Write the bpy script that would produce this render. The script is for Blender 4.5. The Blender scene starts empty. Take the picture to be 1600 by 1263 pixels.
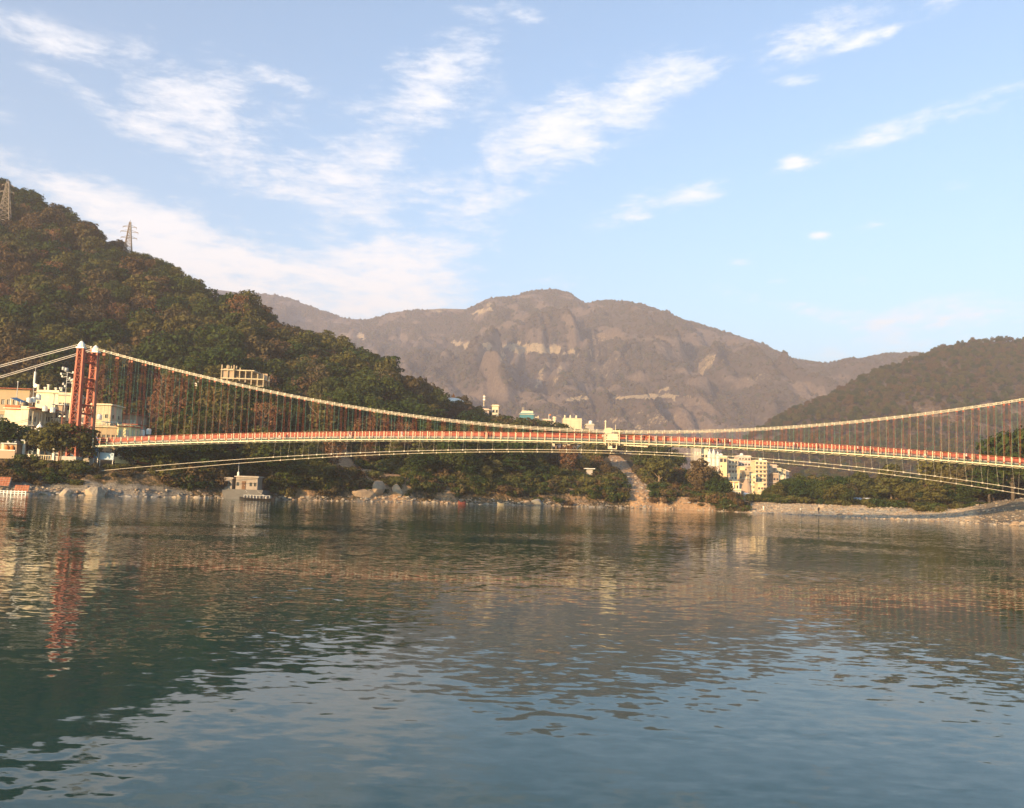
import bpy, bmesh, math, random
import numpy as np
from mathutils import Vector, Matrix

random.seed(7)
RNG = np.random.default_rng(11)
S = bpy.context.scene
COL = S.collection
PI = math.pi

# ------------------------------------------------------------------ camera
F_PX, CX, CY = 1331.0, 800.0, 631.5          # focal length and centre, in pixels of the 1600 x 1263 photograph
EYE = np.array([0.0, 0.0, 4.15])
ROLL = math.radians(2.0)
PITCH = math.atan(132.5 / F_PX)
_f = np.array([0, math.cos(PITCH), math.sin(PITCH)])
_r0 = np.array([1.0, 0, 0]); _u0 = np.array([0, -math.sin(PITCH), math.cos(PITCH)])
_r = _r0 * math.cos(ROLL) + _u0 * math.sin(ROLL)
_u = -_r0 * math.sin(ROLL) + _u0 * math.cos(ROLL)

cam_d = bpy.data.cameras.new('camera')
cam = bpy.data.objects.new('camera', cam_d); COL.objects.link(cam)
cam_d.sensor_width = 36.0; cam_d.lens = 36.0 * F_PX / 1600.0
cam_d.clip_start = 0.1; cam_d.clip_end = 20000
M = Matrix(((_r[0], _u[0], -_f[0], 0), (_r[1], _u[1], -_f[1], 0), (_r[2], _u[2], -_f[2], 0), (0, 0, 0, 1)))
M.translation = Vector(EYE)
cam.matrix_world = M
S.camera = cam
S.render.resolution_x, S.render.resolution_y = 1024, 808

def ray(px, py):
    return _f + (px - CX) / F_PX * _r - (py - CY) / F_PX * _u
def at(px, py, Y):                            # world point seen at a pixel, at distance Y up the valley
    d = ray(px, py); return EYE + d * (Y / d[1])
def on_level(px, py, z=0.0):                  # world point seen at a pixel, on the level z
    d = ray(px, py); return EYE + d * ((z - EYE[2]) / d[2])
def to_px(P):
    P = np.asarray(P, float) - EYE
    w = P @ _f
    return CX + F_PX * (P @ _r) / w, CY - F_PX * (P @ _u) / w

# ------------------------------------------------------------------ sun, sky, exposure
SUN_AZ = math.radians(217)                    # compass bearing of the sun, clockwise from up the valley (+Y): behind the camera, to the left
SUN_EL = math.radians(13)
to_sun = Vector((math.sin(SUN_AZ) * math.cos(SUN_EL), math.cos(SUN_AZ) * math.cos(SUN_EL), math.sin(SUN_EL)))
sun_d = bpy.data.lights.new('sun', 'SUN'); sun = bpy.data.objects.new('sun', sun_d); COL.objects.link(sun)
sun_d.energy = 4.8; sun_d.angle = math.radians(0.5); sun_d.color = (1.0, 0.65, 0.31)
sun.rotation_euler = to_sun.to_track_quat('Z', 'Y').to_euler()
sun.location = (-100, -150, 80)

W = bpy.data.worlds.new('World'); S.world = W; W.use_nodes = True
wn = W.node_tree; wn.nodes.clear()
def N(t, typ, **kw):
    n = t.nodes.new(typ)
    for k, v in kw.items(): setattr(n, k, v)
    return n
def put(t, sock, v):
    if isinstance(v, bpy.types.NodeSocket): t.links.new(v, sock)
    elif v is not None: sock.default_value = v
def mth(t, op, a, b=None, c=None, clamp=False):
    n = N(t, 'ShaderNodeMath', operation=op, use_clamp=clamp)
    put(t, n.inputs[0], a); put(t, n.inputs[1], b); put(t, n.inputs[2], c)
    return n.outputs[0]
def vdot(t, a, v):
    n = N(t, 'ShaderNodeVectorMath', operation='DOT_PRODUCT'); put(t, n.inputs[0], a); n.inputs[1].default_value = v
    return n.outputs['Value']
def noise(t, vec, scale, detail=4, rough=0.55, dist=0.0, out=0):
    n = N(t, 'ShaderNodeTexNoise'); put(t, n.inputs['Vector'], vec)
    n.inputs['Scale'].default_value = scale; n.inputs['Detail'].default_value = detail
    n.inputs['Roughness'].default_value = rough; n.inputs['Distortion'].default_value = dist
    return n.outputs[out]
def mapping(t, vec, scale=(1, 1, 1), loc=(0, 0, 0), rot=(0, 0, 0)):
    n = N(t, 'ShaderNodeMapping'); put(t, n.inputs['Vector'], vec)
    n.inputs['Scale'].default_value = scale; n.inputs['Location'].default_value = loc; n.inputs['Rotation'].default_value = rot
    return n.outputs[0]
def maprange(t, v, a, b, c=0.0, d=1.0, smooth=True):
    n = N(t, 'ShaderNodeMapRange', interpolation_type='SMOOTHSTEP' if smooth else 'LINEAR')
    put(t, n.inputs[0], v); n.inputs[1].default_value = a; n.inputs[2].default_value = b
    n.inputs[3].default_value = c; n.inputs[4].default_value = d
    return n.outputs[0]
def mixc(t, fac, a, b):
    n = N(t, 'ShaderNodeMix', data_type='RGBA')
    put(t, n.inputs['Factor'], fac)
    for s, v in ((n.inputs[6], a), (n.inputs[7], b)):
        put(t, s, v if isinstance(v, bpy.types.NodeSocket) else (*v[:3], 1.0))
    return n.outputs[2]

SKY_STRENGTH = 0.15
sky = N(wn, 'ShaderNodeTexSky', sky_type='NISHITA', sun_disc=False)
sky.sun_elevation = SUN_EL; sky.sun_rotation = SUN_AZ
sky.altitude = 300; sky.air_density = 1.0; sky.dust_density = 0.6; sky.ozone_density = 2.0
geo = N(wn, 'ShaderNodeTexCoord').outputs['Generated']
sep = N(wn, 'ShaderNodeSeparateXYZ'); put(wn, sep.inputs[0], geo)
zz = mth(wn, 'ADD', mth(wn, 'ABSOLUTE', sep.outputs[2]), 0.12)
comb = N(wn, 'ShaderNodeCombineXYZ')
put(wn, comb.inputs[0], mth(wn, 'DIVIDE', sep.outputs[0], zz)); put(wn, comb.inputs[1], mth(wn, 'DIVIDE', sep.outputs[1], zz))
plane = comb.outputs[0]                        # the level on which the clouds lie
# clouds: (px, py, rx, ry, tilt in degrees, amount): where the banks of cloud stand over the valley
CLOUDS = [
    (330, 175, 105, 85, 32, 1.2), (565, 265, 100, 72, 0, 1.15), (460, 300, 90, 28, 10, .5),
    (880, 205, 130, 52, -24, 1.35), (1010, 135, 60, 26, -30, .9), (1092, 118, 38, 22, 0, .75),
    (720, 85, 70, 60, -30, .75), (640, 145, 50, 60, 40, .75), (740, 350, 60, 42, -25, .9),
    (610, 425, 115, 42, 4, 2.0), (420, 440, 110, 32, 6, 1.5), (290, 400, 110, 38, 22, 1.5), (110, 295, 190, 28, 12, 1.35), (570, 470, 160, 30, 0, 1.3),
    (120, 85, 160, 34, 22, .36), (40, 55, 60, 30, 10, .2), (105, 130, 50, 16, 10, .6), (15, 160, 30, 30, 0, .5),
    (1020, 318, 80, 20, -14, .85), (1090, 300, 35, 18, -5, .7), (1000, 338, 20, 6, 0, .8),
    (1240, 254, 20, 9, 0, 1.5), (1340, 67, 38, 10, -14, 1.1), (1395, 48, 17, 9, -25, .9), (1245, 126, 34, 7, 0, .8),
    (1340, 28, 150, 40, -14, .95), (1440, 190, 230, 17, -12, .58), (1240, 480, 130, 13, 14, .7), (1540, 487, 150, 24, 0, .75),
    (1280, 368, 13, 6, 0, 1.3), (1155, 410, 18, 6, 0, .8), (1350, 440, 45, 10, -8, .55), (1500, 285, 60, 10, -10, .6), (1365, 352, 22, 5, 0, .6), (1215, 440, 22, 5, 0, .55),
    (860, 440, 40, 16, 0, .7), (450, 130, 45, 12, 15, .8), (820, 20, 40, 12, 20, .6), (200, 190, 60, 20, 20, .6), (1430, 540, 230, 22, -3, .45),
]
cov = None
for (px, py, rx, ry, tl, amt) in CLOUDS:
    c = ray(px, py); c = c / np.linalg.norm(c)
    th = math.radians(tl)
    e1 = ray(px + math.cos(th), py + math.sin(th)) - ray(px, py)
    e2 = ray(px - math.sin(th), py + math.cos(th)) - ray(px, py)
    e1 -= c * (e1 @ c); e2 -= c * (e2 @ c)
    k = F_PX * np.linalg.norm(ray(px, py))
    q1 = vdot(wn, geo, tuple(e1 / np.linalg.norm(e1) * k / rx)); q2 = vdot(wn, geo, tuple(e2 / np.linalg.norm(e2) * k / ry))
    g = mth(wn, 'EXPONENT', mth(wn, 'MULTIPLY', mth(wn, 'MULTIPLY_ADD', q1, q1, mth(wn, 'MULTIPLY', q2, q2)), -0.8))
    cov = mth(wn, 'MULTIPLY', g, amt) if cov is None else mth(wn, 'MULTIPLY_ADD', g, amt, cov)
loose = mth(wn, 'MULTIPLY', maprange(wn, noise(wn, plane, 0.55, 4), .5, .75), 0.22)   # thin scattered cloud all round the sky
cov = mth(wn, 'ADD', cov, loose)
rip = mapping(wn, geo, scale=(1.0, 1.0, 2.3), rot=(0, math.radians(6), 0))
n1 = noise(wn, rip, 7.5, 10, .66, .35); n2 = noise(wn, mapping(wn, rip, scale=(.8, .8, 1.5)), 34.0, 7, .68, .3)
tex = mth(wn, 'ADD', mth(wn, 'MULTIPLY', n1, 1.25), mth(wn, 'MULTIPLY', n2, .75))     # mean about 1
dens = mth(wn, 'MULTIPLY_ADD', mth(wn, 'SUBTRACT', tex, 1.0), 3.4, mth(wn, 'SUBTRACT', mth(wn, 'MINIMUM', mth(wn, 'MULTIPLY', cov, 1.08), 1.7), .28))
cfac = maprange(wn, dens, 0.0, 1.7, 0.0, .84)
cfac = mth(wn, 'MULTIPLY', cfac, maprange(wn, cov, .06, .45))
up = maprange(wn, sep.outputs[2], 0.08, 0.42, 0, 1)
ccol = mixc(wn, up, (5.3, 4.95, 4.75), (4.1, 4.15, 4.25))
skycol = N(wn, 'ShaderNodeMix', data_type='RGBA'); skycol = sky.outputs[0]
SKYMUL = N(wn, 'ShaderNodeVectorMath', operation='MULTIPLY'); put(wn, SKYMUL.inputs[0], skycol); SKYMUL.inputs[1].default_value = (.82, 1.05, 1.08)
bg = N(wn, 'ShaderNodeBackground'); bg.inputs['Strength'].default_value = SKY_STRENGTH
put(wn, bg.inputs['Color'], mixc(wn, cfac, SKYMUL.outputs[0], ccol))
wo = N(wn, 'ShaderNodeOutputWorld'); wn.links.new(bg.outputs[0], wo.inputs[0])
W.cycles.sampling_method = 'MANUAL'; W.cycles.sample_map_resolution = 512

S.view_settings.view_transform = 'Standard'; S.view_settings.look = 'None'
S.view_settings.exposure = 1.12; S.view_settings.gamma = 1.0
S.view_settings.use_curve_mapping = False
S.render.engine = 'CYCLES'
S.cycles.use_denoising = True
S.cycles.max_bounces = 5; S.cycles.diffuse_bounces = 2; S.cycles.glossy_bounces = 3; S.cycles.volume_bounces = 0
S.cycles.transparent_max_bounces = 8; S.cycles.transmission_bounces = 2
S.cycles.caustics_reflective = False; S.cycles.caustics_refractive = False
S.cycles.sample_clamp_indirect = 4.0

# ------------------------------------------------------------------ helpers
def tag(o, label=None, cat=None, group=None, kind=None):
    if label: o['label'] = label
    if cat: o['category'] = cat
    if group: o['group'] = group
    if kind: o['kind'] = kind
    return o
def thing(name, label, cat, loc, rz=0.0, group=None):
    o = bpy.data.objects.new(name, None); COL.objects.link(o)
    o.empty_display_size = 0.5
    o.location = loc; o.rotation_euler = (0, 0, rz)
    return tag(o, label, cat, group)
def link(name, me, parent=None, loc=None, rz=None, scale=None):
    o = bpy.data.objects.new(name, me); COL.objects.link(o)
    if parent: o.parent = parent
    if loc is not None: o.location = loc
    if rz is not None: o.rotation_euler = (0, 0, rz)
    if scale is not None: o.scale = (scale, scale, scale) if np.isscalar(scale) else scale
    return o
def copy_tree(o, parent=None):
    c = o.copy(); COL.objects.link(c)
    if parent: c.parent = parent
    for ch in list(o.children): copy_tree(ch, c)
    return c

class MB:
    """collects boxes, bars, tubes and sheets, links them as one mesh object"""
    def __init__(s): s.v = []; s.f = []; s.m = []
    def add(s, vs, fs, m=0):
        k = len(s.v); s.v += [tuple(map(float, p)) for p in vs]
        s.f += [tuple(k + i for i in f) for f in fs]; s.m += [m] * len(fs)
    def box(s, c, d, m=0, rz=0.0):
        x, y, z = d[0] / 2, d[1] / 2, d[2] / 2
        P = [(-x, -y, -z), (x, -y, -z), (x, y, -z), (-x, y, -z), (-x, -y, z), (x, -y, z), (x, y, z), (-x, y, z)]
        cs, sn = math.cos(rz), math.sin(rz)
        P = [(c[0] + p[0] * cs - p[1] * sn, c[1] + p[0] * sn + p[1] * cs, c[2] + p[2]) for p in P]
        s.add(P, [(0, 3, 2, 1), (4, 5, 6, 7), (0, 1, 5, 4), (1, 2, 6, 5), (2, 3, 7, 6), (3, 0, 4, 7)], m)
    def span(s, a, b, m=0):
        s.box([(a[i] + b[i]) / 2 for i in range(3)], [abs(b[i] - a[i]) for i in range(3)], m)
    def bar(s, p, q, w, h=None, m=0):
        h = h or w; p = Vector(p); q = Vector(q); d = (q - p)
        if d.length < 1e-6: return
        d.normalize(); side = d.cross(Vector((0, 0, 1)))
        if side.length < 1e-3: side = Vector((1, 0, 0))
        side.normalize(); upv = side.cross(d)
        P = []
        for b in (p, q):
            for i, j in ((-1, -1), (1, -1), (1, 1), (-1, 1)): P.append(b + side * (i * w / 2) + upv * (j * h / 2))
        s.add(P, [(0, 3, 2, 1), (4, 5, 6, 7), (0, 1, 5, 4), (1, 2, 6, 5), (2, 3, 7, 6), (3, 0, 4, 7)], m)
    def tube(s, pts, r, n=6, m=0, cap=True):
        pts = [Vector(p) for p in pts]; rs = r if isinstance(r, (list, tuple)) else [r] * len(pts)
        rings = []; ref = None
        for i, p in enumerate(pts):
            d = (pts[min(i + 1, len(pts) - 1)] - pts[max(i - 1, 0)]).normalized()
            if ref is None: ref = Vector((1, 0, 0)) if abs(d.x) < .9 else Vector((0, 1, 0))
            a = (ref - d * ref.dot(d)).normalized(); b = d.cross(a); ref = a
            rings.append([p + a * (math.cos(2 * PI * k / n) * rs[i]) + b * (math.sin(2 * PI * k / n) * rs[i]) for k in range(n)])
        vs = [v for R in rings for v in R]; fs = []
        for i in range(len(pts) - 1):
            for k in range(n):
                fs.append((i * n + k, i * n + (k + 1) % n, (i + 1) * n + (k + 1) % n, (i + 1) * n + k))
        if cap: fs += [tuple(range(n))[::-1], tuple((len(pts) - 1) * n + k for k in range(n))]
        s.add(vs, fs, m)
    def lathe(s, c, prof, n=12, m=0):
        vs = []; fs = []
        for (r, z) in prof:
            for k in range(n): vs.append((c[0] + r * math.cos(2 * PI * k / n), c[1] + r * math.sin(2 * PI * k / n), c[2] + z))
        for i in range(len(prof) - 1):
            for k in range(n): fs.append((i * n + k, i * n + (k + 1) % n, (i + 1) * n + (k + 1) % n, (i + 1) * n + k))
        fs += [tuple(range(n))[::-1], tuple((len(prof) - 1) * n + k for k in range(n))]
        s.add(vs, fs, m)
    def mesh(s, name, mats, smooth=False):
        me = bpy.data.meshes.new(name); me.from_pydata(s.v, [], s.f)
        for mt in (mats if isinstance(mats, (list, tuple)) else [mats]): me.materials.append(mt)
        me.polygons.foreach_set('material_index', s.m)
        if smooth: me.polygons.foreach_set('use_smooth', [True] * len(s.f))
        me.update(); return me
    def build(s, name, mats, parent=None, loc=None, smooth=False):
        return link(name, s.mesh(name, mats, smooth), parent, loc)

def np_mesh(name, verts, faces, mat, smooth=True):
    me = bpy.data.meshes.new(name)
    verts = np.asarray(verts, np.float32); faces = np.asarray(faces, np.int32)
    k = faces.shape[1]
    me.vertices.add(len(verts)); me.vertices.foreach_set('co', verts.ravel())
    me.loops.add(faces.size); me.loops.foreach_set('vertex_index', faces.ravel())
    me.polygons.add(len(faces)); me.polygons.foreach_set('loop_start', np.arange(0, faces.size, k, dtype=np.int32))
    me.update(calc_edges=True)
    me.polygons.foreach_set('use_smooth', np.full(len(faces), smooth))
    if mat: me.materials.append(mat)
    me.validate(); return me

def vnoise(x, y, seed=0.0):
    xi = np.floor(x); yi = np.floor(y); xf = x - xi; yf = y - yi
    h = lambda a, b: np.modf(np.abs(np.sin(a * 127.1 + b * 311.7 + seed * 74.7) * 43758.5453))[0]
    u = xf * xf * (3 - 2 * xf); v = yf * yf * (3 - 2 * yf)
    return (h(xi, yi) * (1 - u) + h(xi + 1, yi) * u) * (1 - v) + (h(xi, yi + 1) * (1 - u) + h(xi + 1, yi + 1) * u) * v
def fbm(x, y, seed=0.0, octv=4):
    t = 0; a = .5; n = 0
    for i in range(octv):
        t = t + a * vnoise(x, y, seed + i * 3.3); n += a; a *= .5; x = x * 2.03; y = y * 2.03
    return t / n
def smooth(t):
    t = np.clip(t, 0, 1); return t * t * (3 - 2 * t)

# ------------------------------------------------------------------ materials
MATS = {}
def newmat(name):
    m = bpy.data.materials.new(name); m.use_nodes = True
    t = m.node_tree; b = t.nodes['Principled BSDF']
    return m, t, b
def worldpos(t): return N(t, 'ShaderNodeNewGeometry').outputs['Position']
def pmat(name, c1, c2=None, scale=1.0, rough=.75, bump=0.0, metal=0.0, spec=.3, detail=5, contrast=.25):
    """a plain surface with grain and wear: two near colours mixed by noise in place"""
    m, t, b = newmat(name)
    c2 = c2 or tuple(x * .72 for x in c1)
    p = worldpos(t)
    n = noise(t, p, scale, detail, .6)
    f = maprange(t, n, .5 - contrast, .5 + contrast)
    put(t, b.inputs['Base Color'], mixc(t, f, c1, c2))
    b.inputs['Roughness'].default_value = rough; b.inputs['Metallic'].default_value = metal
    b.inputs['Specular IOR Level'].default_value = spec
    if bump:
        bn = N(t, 'ShaderNodeBump'); bn.inputs['Strength'].default_value = 1; bn.inputs['Distance'].default_value = bump
        put(t, bn.inputs['Height'], noise(t, p, scale * 3, 5, .6)); t.links.new(bn.outputs[0], b.inputs['Normal'])
    MATS[name] = m; return m
def wall_mat(name, c, dirt=(.25, .21, .16), amount=.5, scale=.7):
    """painted masonry, streaked by rain"""
    m, t, b = newmat(name); p = worldpos(t)
    streak = noise(t, mapping(t, p, scale=(2.2, 2.2, .25)), scale, 6, .65)
    blotch = noise(t, p, scale * .8, 5, .6)
    f = mth(t, 'MULTIPLY', maprange(t, mth(t, 'MULTIPLY', mth(t, 'ADD', streak, blotch), .5), .42, .72), amount)
    put(t, b.inputs['Base Color'], mixc(t, f, c, dirt)); b.inputs['Roughness'].default_value = .85
    b.inputs['Specular IOR Level'].default_value = .2
    MATS[name] = m; return m

wall_mat('white_paint', (.72, .68, .60), amount=.55); wall_mat('cream_paint', (.58, .48, .32), amount=.6); wall_mat('pale_cream', (.70, .60, .42), amount=.5)
wall_mat('beige_paint', (.50, .42, .28), amount=.6); wall_mat('yellow_paint', (.80, .66, .34), amount=.3); wall_mat('teal_paint', (.065, .20, .245), (.08, .15, .17), .4); wall_mat('tan_and_shade_paint', (.34, .26, .16), amount=.6)
wall_mat('pink_plaster', (.58, .44, .36)); wall_mat('grey_plaster', (.38, .35, .31)); wall_mat('brown_plaster', (.36, .26, .18)); wall_mat('dim_plaster', (.42, .38, .33), amount=.7)
wall_mat('concrete', (.42, .38, .33), (.2, .17, .14), .6); wall_mat('shaded_concrete', (.13, .125, .118), (.08, .075, .07), .6); wall_mat('tan_grey', (.30, .25, .21), (.18, .15, .12), .6); wall_mat('yellow_cream', (.74, .58, .33), (.4, .28, .15), .4); wall_mat('red_band', (.50, .13, .06), (.3, .1, .06), .5)
pmat('bridge_red', (.42, .085, .035), (.30, .055, .025), .9, .55, spec=.4)
pmat('bridge_red_dark', (.34, .075, .035), (.24, .05, .025), .9, .6)
pmat('cap_white', (.82, .80, .74), (.7, .66, .58), 2, .5)
pmat('cream_steel', (.70, .61, .42), (.55, .45, .29), 1.3, .5, spec=.4)
pmat('cable_steel', (.52, .46, .35), (.38, .33, .25), 2.5, .45, spec=.5)
pmat('backstay_steel', (.56, .52, .48), (.42, .39, .36), 2.5, .45, spec=.5)
pmat('rod_green', (.11, .24, .18), (.08, .17, .13), 2, .5); pmat('rod_red', (.42, .10, .045), (.28, .07, .03), 2, .5)
pmat('deck_grey', (.22, .20, .17), None, 1.5, .85); pmat('deck_green', (.05, .075, .05), None, 1.5, .7)
pmat('panel_red', (.36, .10, .065), (.26, .07, .045), 2.2, .7)
pmat('window_glass', (.02, .022, .025), (.035, .035, .035), 1.5, .25, spec=.5)
pmat('shutter_pale', (.62, .56, .40), None, 1.5, .6)
pmat('dark_wood', (.06, .035, .02), None, 3, .7); pmat('brown_wood', (.16, .085, .045), None, 3, .8)
pmat('rust_sheet', (.34, .11, .05), (.20, .06, .03), 1.6, .8, .03); pmat('tin_grey', (.34, .35, .36), (.24, .24, .24), 1.4, .5, metal=.2)
pmat('galvanised', (.48, .46, .43), (.36, .34, .32), 2, .45, metal=.3); pmat('lattice_steel', (.30, .24, .18), None, 1, .6)
pmat('blue_sheet', (.045, .14, .26), (.03, .10, .20), 2, .55); pmat('pale_blue_sheet', (.40, .50, .58), (.30, .38, .46), .8, .6)
pmat('tank_white', (.78, .74, .66), None, 3, .5); pmat('tank_black', (.03, .03, .032), None, 3, .5)
pmat('lamp_glass', (.78, .70, .52), None, 3, .3)
pmat('boulder_pale', (.46, .37, .26), (.25, .20, .15), .9, .9, .12); pmat('boulder_tan', (.36, .26, .17), (.22, .16, .11), .8, .9, .12)
pmat('boulder_grey', (.28, .26, .23), (.17, .155, .14), .8, .9, .12)
pmat('bark_pale', (.28, .21, .15), (.18, .13, .09), 2, .9); pmat('bark_dark', (.11, .085, .06), None, 2, .9)
pmat('skin', (.28, .15, .09), None, 5, .6); pmat('hair_black', (.012, .01, .009), None, 5, .5)
for nm, c in dict(cloth_white=(.75, .70, .62), cloth_orange=(.55, .18, .04), cloth_red=(.40, .05, .04), cloth_blue=(.06, .10, .22), cloth_black=(.02, .02, .022), cloth_khaki=(.30, .24, .14), cloth_pink=(.52, .22, .24)).items():
    pmat(nm, c, None, 6, .8)
pmat('boat_red', (.17, .045, .035), None, 3, .5); pmat('boat_black', (.025, .022, .02), None, 2, .6); pmat('boat_cream', (.30, .26, .19), None, 2, .6)

def leaf_mat(name, cols, sub=.25):
    """leaf clumps: each tree has a colour of its own out of cols"""
    m, t, b = newmat(name)
    r = N(t, 'ShaderNodeObjectInfo').outputs['Random']
    ramp = N(t, 'ShaderNodeValToRGB'); el = ramp.color_ramp.elements
    while len(el) < len(cols): el.new(0.5)
    for i, c in enumerate(cols): el[i].position = i / (len(cols) - 1); el[i].color = (*c, 1)
    put(t, ramp.inputs[0], r)
    p = worldpos(t)
    n = maprange(t, noise(t, p, .55, 5, .7), .32, .68)
    c2 = N(t, 'ShaderNodeVectorMath', operation='SCALE'); put(t, c2.inputs[0], ramp.outputs[0]); put(t, c2.inputs['Scale'], mth(t, 'MULTIPLY_ADD', n, .8, .6))
    d = N(t, 'ShaderNodeBsdfDiffuse'); tr = N(t, 'ShaderNodeBsdfTranslucent'); mx = N(t, 'ShaderNodeMixShader'); mx.inputs[0].default_value = sub
    put(t, d.inputs[0], c2.outputs[0]); put(t, tr.inputs[0], c2.outputs[0])
    t.links.new(d.outputs[0], mx.inputs[1]); t.links.new(tr.outputs[0], mx.inputs[2])
    t.links.new(mx.outputs[0], t.nodes['Material Output'].inputs[0]); t.nodes.remove(b)
    MATS[name] = m; return m
leaf_mat('leaf_dark', [(.028, .048, .015), (.040, .060, .017), (.058, .074, .020), (.046, .058, .020)])
leaf_mat('leaf_olive', [(.085, .080, .026), (.105, .098, .030), (.075, .082, .028), (.115, .095, .035)])
leaf_mat('leaf_brown', [(.095, .062, .032), (.115, .076, .038), (.080, .064, .032), (.100, .080, .038)], .15)
leaf_mat('leaf_rust', [(.15, .075, .036), (.17, .09, .045), (.13, .08, .04)], .15)
leaf_mat('leaf_far', [(.060, .050, .030), (.080, .060, .038), (.055, .055, .028), (.095, .066, .042)], 0)
# ------------------------------------------------------------------ land forms
# the near shore of the far bank, read along the waterline
SHORE = [(-700, 746), (-300, 760), (0, 771), (100, 773.5), (200, 776), (300, 778), (400, 780), (500, 782.5), (600, 784.5), (700, 787), (800, 789.5), (900, 792),
         (1000, 795), (1080, 797.5), (1130, 799.5), (1200, 803), (1300, 807.5), (1400, 812), (1500, 817), (1600, 822.5), (1800, 836), (2200, 866), (2700, 905)]
_sp = np.array([on_level(*p) for p in SHORE]); SH_A = _sp[:, 0] / _sp[:, 1]; SH_D = _sp[:, 1]
def shore(a): return np.interp(a, SH_A, SH_D)
def px_to_a(px, py=760.0): P = at(px, py, 200.0); return P[0] / P[1]
def tab(rows):                                 # (px, value) -> function of bearing a
    A = np.array([px_to_a(r[0]) for r in rows]); V = np.array([r[1] for r in rows], float)
    return lambda a: np.interp(a, A, V)
def ridge(rows, trees):                        # (px, py, distance) of a skyline -> bearing, crest height, crest distance
    P = np.array([at(p, q, D) for p, q, D in rows])
    A = P[:, 0] / P[:, 1]
    return (lambda a: np.interp(a, A, P[:, 2] - trees)), (lambda a: np.interp(a, A, P[:, 1]))

# --- the wooded hill on the left, coming down to the bank under the bridge
L_Z, L_D = ridge([(-900, 330, 420), (-500, 190, 480), (-200, 210, 500), (0, 288, 490), (60, 312, 482), (130, 348, 470), (200, 390, 452), (245, 410, 440), (290, 434, 430), (330, 460, 420),
                  (385, 470, 410), (450, 514, 400), (520, 532, 392), (560, 550, 388), (600, 566, 384), (640, 600, 380), (700, 622, 378), (750, 638, 376),
                  (800, 662, 372), (850, 672, 368), (950, 680, 360), (1000, 686, 350), (1050, 698, 335), (1100, 718, 315), (1130, 752, 290), (1165, 786, 262), (1200, 790, 250)], 7.0)
L_HB = tab([(-900, 5.6), (250, 5.6), (300, 5), (400, 3.5), (480, 5), (600, 6), (900, 6), (1000, 5), (1100, 3.0), (1165, 2.0)])
L_DT = tab([(-900, 75), (230, 66), (300, 26), (360, 14), (1165, 10)])
L_WB = tab([(-900, 9), (260, 9), (330, 8), (420, 9), (1000, 10), (1165, 9)])
def left_z(a, D):
    D0 = shore(a); u = D - D0; hb = L_HB(a); D1 = L_D(a); Dt = D0 + L_DT(a); Zr = np.maximum(L_Z(a), 3.0)
    X = a * D
    rock = (fbm(X / 3.1, D / 3.1, 5, 4) - .5)
    z = -1.2 + (hb + 1.2) * smooth((u + 2.0) / (L_WB(a) + 2.0)) ** .85
    edge = np.exp(-((u - 4) / 6.0) ** 2)
    z = z + rock * 2.2 * edge
    z = z + 1.7 * smooth((u - 8) / 14) * (1 - smooth((a - px_to_a(250)) / .05))      # the terrace of the town
    t = np.clip((D - Dt) / (D1 - Dt), 0, 1)
    z = z + (Zr - hb) * np.where(t < 1, (.35 * t + .65 * t ** 1.25) / 1.0, 1)
    z = z + (fbm(X / 42, D / 42, 2, 4) - .5) * 14 * np.sin(PI * t) * np.clip(Zr / 60, .25, 1)
    z = z - 5 * smooth((a - px_to_a(1158)) / (px_to_a(1195) - px_to_a(1158)))
    back = np.clip((D - D1) / (0.75 * D1), 0, 1)
    return z * (1 - smooth(back)) + 1.5 * smooth(back)
# patches of bare earth on the bank: (px at the water, px at the top, u0, u1, half width in px, strength)
SCARS = [(1006, 956, -2, 112, 17, 1.0), (1030, 1000, -2, 16, 30, .8), (590, 566, 0, 26, 22, .9), (630, 608, 0, 22, 17, .9), (545, 528, 16, 46, 20, .9), (1062, 1052, 6, 34, 11, .8), (700, 690, -2, 7, 30, .5), (1085, 1080, -2, 9, 45, .6),
         (905, 900, -2, 8, 30, .5), (840, 836, -2, 6, 20, .4), (472, 470, 2, 11, 22, .6), (925, 930, 14, 22, 14, .5)]
def bare(a, D, wide=0.0):
    D0 = shore(a); u = D - D0; b = np.zeros_like(u)
    for p0, p1, u0, u1, hw, s in SCARS:
        f = np.clip((u - u0) / (u1 - u0), 0, 1); c = px_to_a(p0) + (px_to_a(p1) - px_to_a(p0)) * f
        w = hw / F_PX * (1.25 - .6 * f) + (wide / F_PX if hw < 24 else 0)
        m = np.exp(-((a - c) / w) ** 4) * ((u > u0) & (u < u1))
        b = np.maximum(b, m * s)
    return b

# --- the low right bank: gravel beach, wooded flat, valley floor behind
def right_z(a, D):
    D0 = shore(a); u = D - D0; X = a * D
    z = -1.2 + 1.2 * smooth((u + 4) / 4.0) + 2.9 * smooth(u / 25.0) + 2.0 * smooth((u - 30) / 120.0)
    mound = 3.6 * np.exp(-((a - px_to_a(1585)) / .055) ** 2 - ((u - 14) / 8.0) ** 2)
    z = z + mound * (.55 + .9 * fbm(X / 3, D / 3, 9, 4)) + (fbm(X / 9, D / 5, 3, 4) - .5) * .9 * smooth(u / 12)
    return z
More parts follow.
